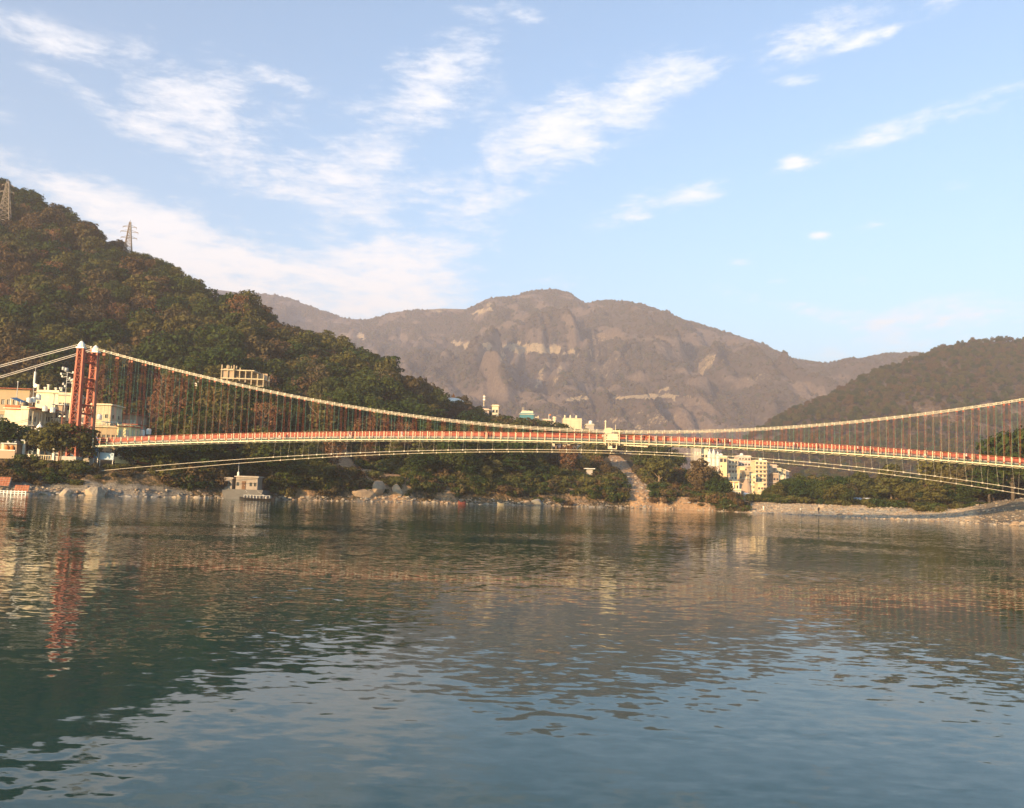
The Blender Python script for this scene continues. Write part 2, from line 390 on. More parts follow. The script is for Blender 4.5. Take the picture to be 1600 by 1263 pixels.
# --- the hazy hill on the right and the mountain behind
R_Z, R_D = ridge([(1060, 735, 900), (1130, 705, 930), (1180, 672, 960), (1240, 636, 1000), (1300, 614, 1040), (1350, 584, 1080), (1400, 566, 1110), (1430, 556, 1130), (1470, 541, 1160),
                  (1500, 533, 1180), (1550, 527, 1200), (1600, 527, 1210), (1700, 545, 1210), (1900, 520, 1200), (2300, 560, 1150), (2700, 640, 1100)], 6.0)
R_B = lambda a: 560 + 0 * a
def rhill_z(a, D):
    Zr = R_Z(a); D1 = R_D(a); t = np.clip((D - 560) / (D1 - 560), 0, 1); X = a * D
    z = 1 + (Zr - 1) * (.45 * t + .55 * t ** 1.3)
    z = z + (fbm(X / 110, D / 160, 21, 4) - .5) * 60 * np.sin(PI * t) * np.clip(Zr / 120, .1, 1)
    b = smooth((D - D1) / 500)
    return z * (1 - b)
M_Z, M_D = ridge([(-600, 470, 3300), (0, 440, 3500), (250, 440, 3600), (390, 457, 3700), (430, 459, 3700), (460, 467, 3700), (500, 483, 3650), (540, 496, 3600), (575, 498, 3500), (620, 485, 3400), (690, 480, 3300),
                  (730, 481, 3250), (760, 465, 3200), (800, 461, 3200), (830, 453, 3200), (862, 449, 3200), (890, 456, 3180), (915, 471, 3150), (950, 468, 3150), (1000, 472, 3100), (1050, 491, 3050),
                  (1100, 507, 3000), (1150, 521, 2950), (1190, 534, 2900), (1220, 551, 2850), (1240, 561, 2800), (1290, 565, 2700), (1330, 562, 2650), (1390, 551, 2600), (1430, 549, 2550),
                  (1480, 560, 2500), (1600, 590, 2500), (2000, 560, 2500), (2600, 560, 2500)], 6.0)
def mount_z(a, D):
    Zr = M_Z(a); D1 = M_D(a); t = np.clip((D - 1350) / (D1 - 1350), 0, 1); X = a * D
    z = 1 + (Zr - 1) * (.30 * t + .70 * t ** 1.35)
    wx = X + 160 * (fbm(X / 300, D / 300, 33, 3) - .5); rid = 1 - np.abs(2 * fbm(wx / 420 + .25 * D / 420, D / 1500, 31, 3) - 1); gul = np.abs(2 * fbm(wx / 78 + D / 900, D / 460, 35, 3) - 1)
    z = z + ((rid - .72) * 330 + (fbm(X / 130, D / 170, 37, 4) - .5) * 110 + (gul - .3) * 120 + (fbm(X / 45, D / 60, 38, 3) - .5) * 34) * np.sin(PI * t ** 1.1) ** .9
    b = smooth((D - D1) / 1200)
    return z * (1 - b)
# cliffs and road cuts on the mountain: (px, py centre, rx, ry, tilt, strength)
CUTS = [(825, 545, 66, 5, 3, 1.0), (784, 556, 7, 16, 8, .9), (812, 546, 9, 8, 0, .8), (855, 546, 14, 7, 0, .8), (872, 549, 18, 4, 6, .8), (719, 536, 14, 6, 6, .9), (745, 490, 14, 3, -25, .7), (766, 481, 4, 8, -20, .6),
        (905, 623, 20, 4, -4, .55), (1010, 620, 56, 3.5, -1, .6), (1050, 622, 12, 6, 10, .6), (1040, 608, 10, 4, 0, .6), (566, 522, 6, 7, 0, .8), (543, 525, 12, 3, 5, .5), (845, 588, 4, 18, 20, .5), (870, 590, 4, 16, 25, .5),
        (1100, 575, 7, 18, 25, .5), (940, 470 + 60, 10, 12, 0, .4), (725, 575 + 20, 14, 8, 0, .35), (950, 560, 22, 26, 10, .35), (1010, 655, 40, 14, 0, .4), (890, 660, 40, 12, 0, .35), (818, 600, 3, 30, 0, .35), (1185, 585, 16, 10, 0, .35), (690, 484, 26, 3, 0, .45), (1430, 570, 20, 8, 0, .4)]
def cut_mask(P):
    px, py = to_px(P); m = np.zeros(len(px))
    wob = (fbm(P[:, 0] / 24, P[:, 2] / 22, 51, 5) - .5)
    for cx, cy, rx, ry, tl, s in CUTS:
        c, sn = math.cos(math.radians(tl)), math.sin(math.radians(tl))
        dx = px - cx; dy = py - cy
        q = ((dx * c + dy * sn) / rx) ** 2 + ((-dx * sn + dy * c) / ry) ** 2
        m = np.maximum(m, s * smooth(1.6 - q + wob * 7.0))
    return m

def add_attr(me, name, val):
    at_ = me.attributes.new(name, 'FLOAT', 'POINT'); at_.data.foreach_set('value', np.asarray(val, np.float32))
def grid_land(name, A, rows, zf, mat, attrs=()):
    """a sheet of land over bearings A; rows(a) gives its distances"""
    AA = np.repeat(A[:, None], len(rows(A[:1])[0]), 1); DD = rows(A)
    ZZ = zf(AA, DD); P = np.stack([AA * DD, DD, ZZ], -1)
    n, m = AA.shape
    i = np.arange(n * m).reshape(n, m)
    f = np.stack([i[:-1, :-1], i[1:, :-1], i[1:, 1:], i[:-1, 1:]], -1).reshape(-1, 4)
    me = np_mesh(name, P.reshape(-1, 3), f, mat, True)
    for nm, fn in attrs: add_attr(me, nm, fn(AA.ravel(), DD.ravel(), P.reshape(-1, 3)))
    return tag(link(name, me), kind='structure')

def land_mat(name, soil, soil2, earth, rock, scale=.25, grain=1.1, depth=.5):
    m, t, b = newmat(name); p = worldpos(t)
    at1 = N(t, 'ShaderNodeAttribute', attribute_name='bare').outputs['Fac']; at2 = N(t, 'ShaderNodeAttribute', attribute_name='rock').outputs['Fac']
    n = noise(t, p, scale, 9, .74); n2 = noise(t, p, scale * 5, 5, .65)
    c = mixc(t, maprange(t, n, .35, .65), soil, soil2)
    e = mixc(t, maprange(t, n2, .3, .7), earth, tuple(x * .55 for x in earth))
    layers = noise(t, mapping(t, p, scale=(.35, .35, 3.0)), 1.0, 6, .7)
    r = mixc(t, maprange(t, layers, .35, .65), rock, tuple(x * .45 for x in rock))
    jit = mth(t, 'MULTIPLY', mth(t, 'SUBTRACT', n2, .5), 1.1)
    c = mixc(t, maprange(t, mth(t, 'ADD', at1, jit), .3, .6), c, e)
    c = mixc(t, maprange(t, mth(t, 'ADD', at2, jit), .35, .6), c, r)
    put(t, b.inputs['Base Color'], c); b.inputs['Roughness'].default_value = .95; b.inputs['Specular IOR Level'].default_value = .1
    bn = N(t, 'ShaderNodeBump'); bn.inputs['Distance'].default_value = depth; bn.inputs['Strength'].default_value = .9
    put(t, bn.inputs['Height'], noise(t, p, grain, 7, .7)); t.links.new(bn.outputs[0], b.inputs['Normal'])
    MATS[name] = m; return m
land_mat('hill_ground', (.080, .058, .034), (.058, .052, .026), (.50, .31, .17), (.27, .235, .19))
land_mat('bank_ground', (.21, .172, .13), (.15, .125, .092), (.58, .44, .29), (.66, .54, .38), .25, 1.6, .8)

def left_rows(A):
    D0 = shore(A)[:, None]; D1 = L_D(A)[:, None]
    u = np.concatenate([np.arange(-4, 16, .7)])[None, :]
    r1 = D0 + u; s = np.linspace(0, 1, 55)[None, 1:]
    r2 = (D0 + 15.5) + (D1 - D0 - 15.5) * s
    r3 = D1 * (1 + np.linspace(0, .75, 10)[None, 1:])
    return np.concatenate([r1 + 0 * D0, r2, r3], 1)
A_L = np.array([px_to_a(p) for p in np.arange(-900, 1200, 3.0)])
def left_rock(a, D, P):
    u = D - shore(a)
    leftm = 1 - smooth((a - px_to_a(280)) / .03)
    return np.maximum(leftm * smooth((4.6 - u) / 2.5) * .8, .62 * np.exp(-((u - .3) / 1.1) ** 2))
grid_land('hillside', A_L, left_rows, left_z, MATS['hill_ground'], [('bare', lambda a, D, P: np.maximum(bare(a, D), .36 * (1 - smooth((D - shore(a) - 8) / 8)))), ('rock', left_rock)])

def right_rows(A):
    D0 = shore(A)[:, None]
    u = np.concatenate([np.arange(-6, 34, .9), np.geomspace(35, 1300, 34)])[None, :]
    return D0 + u
A_R = np.array([px_to_a(p) for p in np.arange(1120, 2700, 4.0)])
def beach_bare(a, D, P): u = D - shore(a); return (1 - smooth((u - 22) / 14)) * (1 - .8 * smooth((a - px_to_a(1490)) / .04))  # grey mound: its shade painted in, darker soil replacing pale earth and rock
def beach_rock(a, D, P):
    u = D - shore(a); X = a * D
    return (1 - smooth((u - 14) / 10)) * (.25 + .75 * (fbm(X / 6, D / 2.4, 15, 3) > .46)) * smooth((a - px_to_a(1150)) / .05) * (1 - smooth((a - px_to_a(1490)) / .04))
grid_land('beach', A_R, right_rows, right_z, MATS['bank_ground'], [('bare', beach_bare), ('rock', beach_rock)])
def rows_between(lo, hi, k, beyond, kb):
    def f(A):
        D1 = hi(A)[:, None]; L = lo + 0 * D1
        return np.concatenate([L + (D1 - L) * np.linspace(0, 1, k)[None], D1 + np.linspace(0, beyond, kb)[None, 1:]], 1)
    return f
land_mat('far_ground', (.112, .080, .062), (.072, .058, .042), (.24, .172, .125), (.66, .49, .28), .03, .022, 26.0)
A_H = np.array([px_to_a(p) for p in np.arange(1050, 2700, 5.0)])
def hill_bare(a, D, P): return .6 * smooth((fbm(P[:, 0] / 34, P[:, 2] / 22, 61, 4) - .56) / .2)
grid_land('hill', A_H, rows_between(540, R_D, 70, 500, 8), rhill_z, MATS['far_ground'], [('bare', hill_bare), ('rock', lambda a, D, P: 0 * a)])
A_M = np.array([px_to_a(p) for p in np.arange(-600, 2600, 3.2)])
def mount_bare(a, D, P): return .78 * smooth((fbm(P[:, 0] / 62 + P[:, 2] / 150, P[:, 2] / 42, 71, 5) - .48) / .2)
grid_land('mountain', A_M, rows_between(1300, M_D, 250, 1200, 8), mount_z, MATS['far_ground'], [('bare', mount_bare), ('rock', lambda a, D, P: cut_mask(P))])
# level ground beneath and beyond it all
me = np_mesh('ground', [(-9000, 420, -.6), (9000, 420, -.6), (9000, 7000, -.6), (-9000, 7000, -.6)], [(0, 1, 2, 3)], MATS['far_ground'], False)
tag(link('ground', me), kind='structure')

# ------------------------------------------------------------------ the river
def water_mat():
    m, t, b = newmat('river_water'); p = worldpos(t)
    sp = N(t, 'ShaderNodeSeparateXYZ'); put(t, sp.inputs[0], p)
    # fine ripples, ruffled in patches, on top of the modelled waves
    patch = maprange(t, noise(t, mapping(t, p, scale=(.5, 1.0, 1)), .06, 4, .6, .6), .40, .64, .3, 1.5)
    def slopes(scale, detail, stretch, rough=.5):
        c = noise(t, mapping(t, p, scale=(stretch, 1, 1), rot=(0, 0, math.radians(8))), scale, detail, rough, .25, out=1)
        s = N(t, 'ShaderNodeSeparateColor'); put(t, s.inputs[0], c)
        return mth(t, 'SUBTRACT', s.outputs[0], .5), mth(t, 'SUBTRACT', s.outputs[1], .5)
    ax, ay = slopes(3.2, 3, .5); cx, cy = slopes(8.0, 2, .6)
    amp_a = mth(t, 'MULTIPLY', patch, maprange(t, sp.outputs[1], 20, 130, .15, .34)); amp_c = mth(t, 'MULTIPLY', patch, .04)
    ng = N(t, 'ShaderNodeSeparateXYZ'); put(t, ng.inputs[0], N(t, 'ShaderNodeNewGeometry').outputs['Normal'])
    sx = mth(t, 'ADD', ng.outputs[0], mth(t, 'ADD', mth(t, 'MULTIPLY', ax, mth(t, 'MULTIPLY', amp_a, .7)), mth(t, 'MULTIPLY', cx, mth(t, 'MULTIPLY', amp_c, .7))))
    sy = mth(t, 'ADD', ng.outputs[1], mth(t, 'ADD', mth(t, 'MULTIPLY', ay, amp_a), mth(t, 'MULTIPLY', cy, amp_c)))
    cb = N(t, 'ShaderNodeCombineXYZ'); put(t, cb.inputs[0], sx); put(t, cb.inputs[1], sy); put(t, cb.inputs[2], ng.outputs[2])
    nn = N(t, 'ShaderNodeVectorMath', operation='NORMALIZE'); put(t, nn.inputs[0], cb.outputs[0])
    t.links.new(nn.outputs[0], b.inputs['Normal'])
    murk = mixc(t, maprange(t, noise(t, p, .03, 3, .5), .35, .65), (.006, .042, .038), (.014, .044, .030))
    put(t, b.inputs['Base Color'], murk)
    b.inputs['Roughness'].default_value = .04; b.inputs['IOR'].default_value = 1.333; b.inputs['Specular IOR Level'].default_value = .5
    MATS['river_water'] = m; return m
def river_sheet():
    ys = [4.0]
    while ys[-1] < 232: ys.append(ys[-1] + min(.42, .035 + .0042 * ys[-1]))
    ys = np.array(ys); As = np.linspace(-.78, .78, 760)
    A, D = np.meshgrid(As, ys, indexing='ij'); X = A * D; Z = np.zeros_like(X)
    g = np.random.default_rng(3)
    calm = np.clip((fbm(X / 26, D / 13, 41, 4) - .40) / .22, .18, 1.35)      # gusts and boils: ruffled and calm water
    for k in range(46):
        lam = .26 * (11 ** (k / 45.0)); th = g.normal(PI / 2 + .12, .62); q = 2 * PI / lam
        slope = .0046 if lam < .55 else .0026 if lam < 1.1 else .0010
        amp = slope / q * math.sqrt(2) * g.uniform(.6, 1.3)
        fade = np.clip((lam / (2.4 * np.gradient(ys))) - .6, 0, 1)[None, :]
        Z += amp * fade * np.sin(q * (X * math.cos(th) + D * math.sin(th)) + g.uniform(0, 6.28)) * (calm if lam < 2.5 else 1)
    Z *= np.clip((.78 - np.abs(A)) / .04, 0, 1) * np.clip((232 - D) / 6, 0, 1) * np.clip((D - 4) / .8, 0, 1)
    n, m = X.shape; i = np.arange(n * m).reshape(n, m)
    f = np.stack([i[:-1, :-1], i[1:, :-1], i[1:, 1:], i[:-1, 1:]], -1).reshape(-1, 4)
    V = np.stack([X, D, Z], -1).reshape(-1, 3); k = len(V)
    e = lambda a_, y_: (a_ * y_, y_, 0)
    V = np.concatenate([V, np.array([(-1400, -60, 0), (1400, -60, 0), (1400, 4, 0), (-1400, 4, 0), (1400, 232, 0), (-1400, 232, 0), (1400, 470, 0), (-1400, 470, 0)], float)])
    c00, c01, c10, c11 = i[0, 0], i[0, -1], i[-1, 0], i[-1, -1]
    extra = np.array([(k, k + 1, k + 2, k + 3), (k + 3, c00, c01, k + 5), (c10, k + 2, k + 4, c11), (k + 5, k + 4, k + 6, k + 7)])
    return np_mesh('river', V, np.concatenate([f, extra]), water_mat(), True)
tag(link('river', river_sheet()), kind='structure')

# ------------------------------------------------------------------ the air of the valley
hz, t, b = newmat('valley_haze'); t.nodes.remove(b)
pv = N(t, 'ShaderNodeVolumePrincipled'); pv.inputs['Density'].default_value = 2.1e-4; pv.inputs['Color'].default_value = (.86, .82, .95, 1)
pv.inputs['Anisotropy'].default_value = 0.0; pv.inputs['Density Attribute'].default_value = ''; pv.inputs['Temperature Attribute'].default_value = ''
t.links.new(pv.outputs[0], t.nodes['Material Output'].inputs['Volume'])
hb = MB(); hb.span((-9500, -250, -2.8), (9500, 7500, 1080))
tag(hb.build('haze', hz), kind='stuff')
# ------------------------------------------------------------------ trees: crowns of leaf clumps on limbs
def crown_mesh(name, seed, lobes, n, leaf, mat, up=.25):
    """lobes: (x, y, z, rx, ry, rz). Small leaf-clump faces over every lobe, facing out of it"""
    g = np.random.default_rng(seed)
    vol = np.array([l[3] * l[4] + l[5] * l[3] for l in lobes]); cnt = np.maximum(12, (n * vol / vol.sum())).astype(int)
    V = []
    for l, c in zip(lobes, cnt):
        d = g.normal(size=(c, 3)); d[:, 2] += up; d /= np.linalg.norm(d, axis=1)[:, None]
        r = np.array(l[3:6]) * g.uniform(.70, 1.06, (c, 1))
        wob = 1 + .22 * np.sin(d[:, :1] * 5 + seed) * np.sin(d[:, 1:2] * 6 + seed * 2)
        P = np.array(l[:3]) + d * r * wob
        nrm = d / np.array(l[3:6]); nrm /= np.linalg.norm(nrm, axis=1)[:, None]
        nrm += g.normal(size=(c, 3)) * .33; nrm /= np.linalg.norm(nrm, axis=1)[:, None]
        a = np.cross(nrm, g.normal(size=(c, 3))); a /= np.linalg.norm(a, axis=1)[:, None]; b = np.cross(nrm, a)
        s = leaf * g.uniform(.55, 1.35, (c, 1)); k = g.uniform(.5, .9, (c, 1)); bend = nrm * s * .25
        V.append(np.stack([P - a * s, P - b * s * k + bend, P + a * s, P + b * s * k + bend], 1))
    V = np.concatenate(V).reshape(-1, 3)
    return np_mesh(name, V, np.arange(len(V)).reshape(-1, 4), mat, False)
def trunk_mesh(name, seed, h, r, limbs, mat, fork=.45, spread=2.6):
    g = random.Random(seed); mb = MB()
    bend = [(g.uniform(-.25, .25) * h * .1, g.uniform(-.25, .25) * h * .1) for _ in range(4)]
    spine = [(0, 0, -.6), (bend[0][0] * .3, bend[0][1] * .3, h * .25), (bend[1][0], bend[1][1], h * .5), (bend[2][0], bend[2][1], h * .78), (bend[3][0] * 1.2, bend[3][1] * 1.2, h)]
    mb.tube(spine, [r * 1.25, r, r * .8, r * .5, r * .18], 7)
    for i in range(limbs):
        t0 = fork + (.92 - fork) * i / max(1, limbs - 1); k = t0 * 4; j = min(3, int(k)); q = k - j
        p = [spine[j][e] + (spine[j + 1][e] - spine[j][e]) * q for e in range(3)]
        an = i * 2.4 + g.uniform(-.4, .4); L = spread * g.uniform(.7, 1.1) * (1.1 - .45 * t0)
        q1 = (p[0] + math.cos(an) * L * .5, p[1] + math.sin(an) * L * .5, p[2] + L * .42)
        q2 = (p[0] + math.cos(an + .2) * L, p[1] + math.sin(an + .2) * L, p[2] + L * .95)
        rr = r * (.62 - .3 * t0)
        mb.tube([p, q1, q2], [rr, rr * .65, rr * .2], 5)
        q3 = (q1[0] + math.cos(an - .9) * L * .5, q1[1] + math.sin(an - .9) * L * .5, q1[2] + L * .4)
        mb.tube([q1, q3], [rr * .5, rr * .12], 4)
    return mb.mesh(name, mat, True)
def lobes_round(seed, n, R, zc, rz, lr):
    g = random.Random(seed); out = [(0, 0, zc, R * .62, R * .62, rz * .7)]
    for i in range(n):
        a = i * 2.399 + g.uniform(-.3, .3); z = -1 + 2 * (i + .5) / n; k = math.sqrt(max(0, 1 - z * z)) ** .8
        q = lr * g.uniform(.75, 1.3)
        out.append((math.cos(a) * R * k * .8 * g.uniform(.8, 1.15), math.sin(a) * R * k * .8 * g.uniform(.8, 1.15), zc + z * rz * g.uniform(.75, 1.05), q, q, q * .72))
    return out
def lobes_layered(seed, n, R, z0, z1):
    g = random.Random(seed); out = []
    for i in range(n):
        t = i / (n - 1); a = i * 2.2; k = R * (1 - .65 * t) * g.uniform(.45, .75)
        for j in range(2):
            out.append((math.cos(a + j * 3) * k, math.sin(a + j * 3) * k, z0 + (z1 - z0) * t + g.uniform(-.25, .25), R * (.62 - .3 * t), R * (.62 - .3 * t), .55))
    return out
SHAPES = {
    'broad': [lambda s: lobes_round(s, 13, 3.9, 6.2, 2.7, 1.75), 1900, .36, (5.8, .24, 6, .42, 2.9)],
    'domed': [lambda s: lobes_round(s, 16, 4.6, 5.8, 2.3, 1.7), 2000, .36, (5.4, .28, 7, .40, 3.4)],
    'tall': [lambda s: lobes_round(s, 13, 2.7, 7.0, 4.2, 1.6), 1700, .35, (8.2, .22, 7, .35, 2.2)],
    'layered': [lambda s: lobes_layered(s, 7, 4.2, 3.6, 9.2), 1800, .36, (8.6, .24, 8, .35, 3.2)],
    'airy': [lambda s: lobes_round(s, 17, 3.1, 6.9, 3.5, 1.1), 900, .27, (9.0, .20, 11, .30, 3.2)],
    'wispy': [lambda s: lobes_round(s, 15, 3.4, 6.5, 3.0, 1.15), 650, .26, (8.8, .19, 12, .28, 3.6)],
}
PROTO = {}
def proto(shape, leafmat, seed, bark):
    k = (shape, leafmat, seed, bark)
    if k not in PROTO:
        lf, n, leaf, tr = SHAPES[shape]
        PROTO[k] = (crown_mesh('crown', seed, lf(seed), n, leaf, MATS[leafmat]), trunk_mesh('trunk', seed, tr[0], tr[1], tr[2], MATS[bark], tr[3], tr[4]))
    return PROTO[k]
KINDS_T = {   # name -> choices of (shape, leaf, seed, bark), words for the label
    'dark_tree': ([('broad', 'leaf_dark', 1, 'bark_dark'), ('domed', 'leaf_dark', 2, 'bark_dark'), ('layered', 'leaf_dark', 3, 'bark_dark'), ('broad', 'leaf_dark', 4, 'bark_dark')], 'dark green tree'),
    'olive_tree': ([('domed', 'leaf_olive', 5, 'bark_pale'), ('broad', 'leaf_olive', 6, 'bark_dark'), ('layered', 'leaf_olive', 7, 'bark_pale'), ('tall', 'leaf_olive', 8, 'bark_pale')], 'olive green tree'),
    'brown_tree': ([('airy', 'leaf_brown', 9, 'bark_pale'), ('broad', 'leaf_brown', 10, 'bark_dark'), ('tall', 'leaf_brown', 11, 'bark_pale'), ('domed', 'leaf_brown', 12, 'bark_dark')], 'brown leafed tree'),
    'thin_tree': ([('wispy', 'leaf_rust', 13, 'bark_pale'), ('airy', 'leaf_rust', 14, 'bark_pale')], 'thin russet tree'),
}
SOURCES = {}                                    # kind -> crown objects standing in the scene, for the far part of the wood
def tree(kind, loc, sc, rz, label, group=None, var=None, name=None, squash=1.0):
    ch = KINDS_T[kind][0]; v = ch[(var if var is not None else random.randrange(len(ch))) % len(ch)]
    cm, tm = proto(*v)
    r = thing(name or kind, label, 'tree', loc, rz, group)
    r.scale = (sc * squash, sc * squash, sc)
    c = link('crown', cm, r); link('trunk', tm, r)
    SOURCES.setdefault(kind, []).append(c)
    return r
def bush_mesh(seed, mat): 
    g = random.Random(seed)
    lb = [(g.uniform(-.9, .9), g.uniform(-.9, .9), g.uniform(.3, 1.0), g.uniform(.5, .85), g.uniform(.5, .85), g.uniform(.4, .7)) for _ in range(7)]
    return crown_mesh('shrub', seed, lb, 420, .17, MATS[mat])
BUSH = {k: [bush_mesh(60 + i * 7 + j, k) for i in range(2)] for j, k in enumerate(('leaf_dark', 'leaf_olive', 'leaf_brown'))}
def shrub(loc, sc, mat, label, group=None):
    o = link('shrub', random.choice(BUSH[mat]), None, loc, random.uniform(0, 6.28), (sc * random.uniform(.9, 1.3), sc * random.uniform(.9, 1.3), sc * random.uniform(.8, 1.1)))
    return tag(o, label, 'shrub', group)

BL_A, BL_Y, BR_A, BR_Y = px_to_a(130), 177.0, px_to_a(1600), 165.0
# ---- where the trees stand
def scatter(a_lo, a_hi, d_of, step, keep):
    """jittered points in plan between two bearings"""
    out = []
    y = d_of[0]
    while y < d_of[1]:
        x0, x1 = a_lo * y, a_hi * y
        for x in np.arange(x0, x1, step):
            out.append((x + RNG.uniform(-.42, .42) * step, y + RNG.uniform(-.42, .42) * step))
        y += step * .9
    P = np.array(out); a = P[:, 0] / P[:, 1]
    k = keep(a, P[:, 1]); return P[k]
def left_keep(a, D):
    u = D - shore(a); t_px = (D * 0)
    px = CX + a * F_PX / math.cos(PITCH) * 1.0
    ok = (u > 2.6) & (D < L_D(a) * 1.10) & (a > px_to_a(-260)) & (a < px_to_a(1168))
    ok &= ~((a < px_to_a(262)) & (u < L_DT(a) - 2))                       # the town on its terrace
    ok &= ~((a > px_to_a(255)) & (a < px_to_a(300)) & (u < 12))
    ok &= ~((a > px_to_a(335)) & (a < px_to_a(420)) & (u < 15))
    ok &= (bare(a, D, 12.0) < .3)
    by = np.interp(a, [BL_A, BR_A], [BL_Y, BR_Y])
    ok &= ~((D < by + 6) & (a < px_to_a(520)))                            # clear of the walkway
    return ok
PL = scatter(px_to_a(-260), px_to_a(1168), (150, 560), 6.9, left_keep)
aL = PL[:, 0] / PL[:, 1]; zL = left_z(aL, PL[:, 1])
def right_keep(a, D):
    u = D - shore(a)
    return (u > 21 + 6 * fbm(a * 60, a * 0, 3, 2)) & (u < 150) & (a > px_to_a(1172)) & ~((a < px_to_a(1225)) & (u > 60)) & ~((a < px_to_a(1195)) & (u > 34)) & ~((a > px_to_a(1500)) & (u < 30)) & ~((a > px_to_a(1330)) & (a < px_to_a(1385)) & (u < 30))
PR = scatter(px_to_a(1172), px_to_a(1800), (135, 380), 6.6, right_keep)
aR = PR[:, 0] / PR[:, 1]; zR = right_z(aR, PR[:, 1])

def avoid(P, boxes):                             # drop trees standing in front of the buildings on the hill: (px0, px1, py0, py1, distance)
    Q = np.column_stack([P]); px, py = to_px(Q)
    ok = np.ones(len(P), bool)
    for x0, x1, y0, y1, d in boxes:
        top = py - 12.5 / P[:, 1] * F_PX
        cw = 3.6 / P[:, 1] * F_PX
        ok &= ~((px > x0 - cw) & (px < x1 + cw) & (top < y1) & (P[:, 1] < d + 8) & (py > y0 - 4) & (py < y1 + 60))
    for px_, pyb, d, hw, L in SUNNY:                    # and of the low sunlight that falls on them
        q = at(px_, 650, d)[:2]; r = P[:, :2] - q; s2 = np.array([to_sun.x, to_sun.y]); s2 /= np.linalg.norm(s2)
        al = r @ s2; la = r @ np.array([-s2[1], s2[0]])
        z0 = at(px_, pyb, d)[2]
        ok &= ~((al > -7) & (al < L) & (np.abs(la) < hw + 3.5) & (P[:, 2] + 11 > z0 + .22 * np.maximum(al, 0)))
    return ok
SUNNY = [(378, 598, 262, 7.5, 34), (708, 627, 372, 3, 30), (759, 648, 376, 3, 46), (774, 648, 378, 3, 46), (823, 660, 388, 5, 46), (851, 662, 392, 4, 46), (895, 670, 390, 6, 46), (922, 674, 386, 4, 46), (1095, 709, 345, 5, 46)]
PL3 = np.column_stack([PL, zL])
CLEAR = [(342, 412, 570, 600, 268), (806, 842, 640, 662, 392), (838, 880, 648, 660, 394), (874, 932, 652, 676, 394), (755, 777, 632, 652, 376), (700, 718, 621, 631, 372), (1084, 1108, 697, 712, 345),
         (945, 964, 762, 772, 240), (930, 946, 770, 783, 235), (915, 928, 728, 737, 255)]
okL = avoid(PL3, CLEAR); PL3 = PL3[okL]; aL = aL[okL]
PR3 = np.column_stack([PR, zR])
cand = []
for i, P in enumerate(PL3):
    n = fbm(P[0] / 38, P[1] / 38, 81, 3); q = RNG.random()
    u = P[1] - float(shore(aL[i])); hi = P[2] > 55
    if n > .58: w = (.28, .35, .29, .08)
    elif n > .45: w = (.42, .36, .18, .04)
    else: w = (.62, .26, .10, .02)
    if hi: w = (w[0] * .8, w[1] * .7, w[2] * 1.5, w[3] * 1.4)
    kind = random.choices(('dark_tree', 'olive_tree', 'brown_tree', 'thin_tree'), w)[0]
    sc = (.62 + .95 * RNG.random() ** 1.6) * (1.12 if P[2] > 30 else .92)
    if u < 9: sc *= .55 + .03 * u
    if P[1] > L_D(aL[i]) - 22: sc = min(sc, 1.25) * .84
    if P[0] / P[1] > px_to_a(820) and u < 60: sc *= .78
    x, y = to_px(P); x = float(x)
    if x > 1070:                                 # low growth where the point runs out, in front of the far town
        lim = (float(y) - np.interp(x, [1070, 1085, 1110, 1135, 1152, 1175], [690, 706, 724, 755, 780, 787])) * P[1] / F_PX / 9.6
        if lim < .25: continue
        sc = min(sc, lim)
    cand.append((P, sc, kind, 'L'))
for i, P in enumerate(PR3):
    u = P[1] - float(shore(aR[i]))
    kind = random.choices(('dark_tree', 'olive_tree', 'brown_tree'), (.62, .28, .10))[0]
    a = P[0] / P[1]
    sc = (.84 + .42 * smooth((a - px_to_a(1420)) / .1)) * RNG.uniform(.8, 1.15) * (.8 if u < 34 else 1.0) * (.72 + .28 * smooth((a - px_to_a(1180)) / .07))
    x, y = to_px(P); x = float(x)
    if x < 1260:
        lim = (float(y) - np.interp(x, [1170, 1185, 1200, 1230, 1260], [782, 772, 762, 746, 738])) * P[1] / F_PX / 9.6
        if lim < .2: continue
        sc = min(sc, lim)
    cand.append((P, float(sc), kind, 'R'))
PXY = np.array([to_px(c[0]) for c in cand])
score = np.array([c[1] / c[0][1] for c in cand]) * ((PXY[:, 0] > -20) & (PXY[:, 0] < 1620))
# an estimate of what stands in view: keep the trees whose tops are not behind a nearer tree or hill
order = np.argsort([c[0][1] for c in cand]); sky = np.full(2200, 5000.0); vis = np.zeros(len(cand))
for k in order:
    P, sc, kind, side = cand[k]; x, y = PXY[k]; s = sc * F_PX / P[1]; x0, x1 = int(x - 3.2 * s) + 200, int(x + 3.2 * s) + 200
    if x1 < 1 or x0 > 2198: continue
    x0 = max(0, x0); x1 = min(2199, x1); top = y - 9.5 * s
    vis[k] = np.clip(sky[x0:x1 + 1] - top, 0, 9.5 * s).mean() / (9.5 * s)
    sky[x0:x1 + 1] = np.minimum(sky[x0:x1 + 1], y - 7.5 * s)
score = score * np.where(vis > .22, 1.0, .02)
idx = np.argsort(-score); single = set(idx[:268].tolist())
WHERE = {'L': 'in the wood on the slope and bank left of the landslide, beyond the bridge', 'R': 'in the grove behind the gravel beach on the right'}
rest = {'L': [], 'R': []}
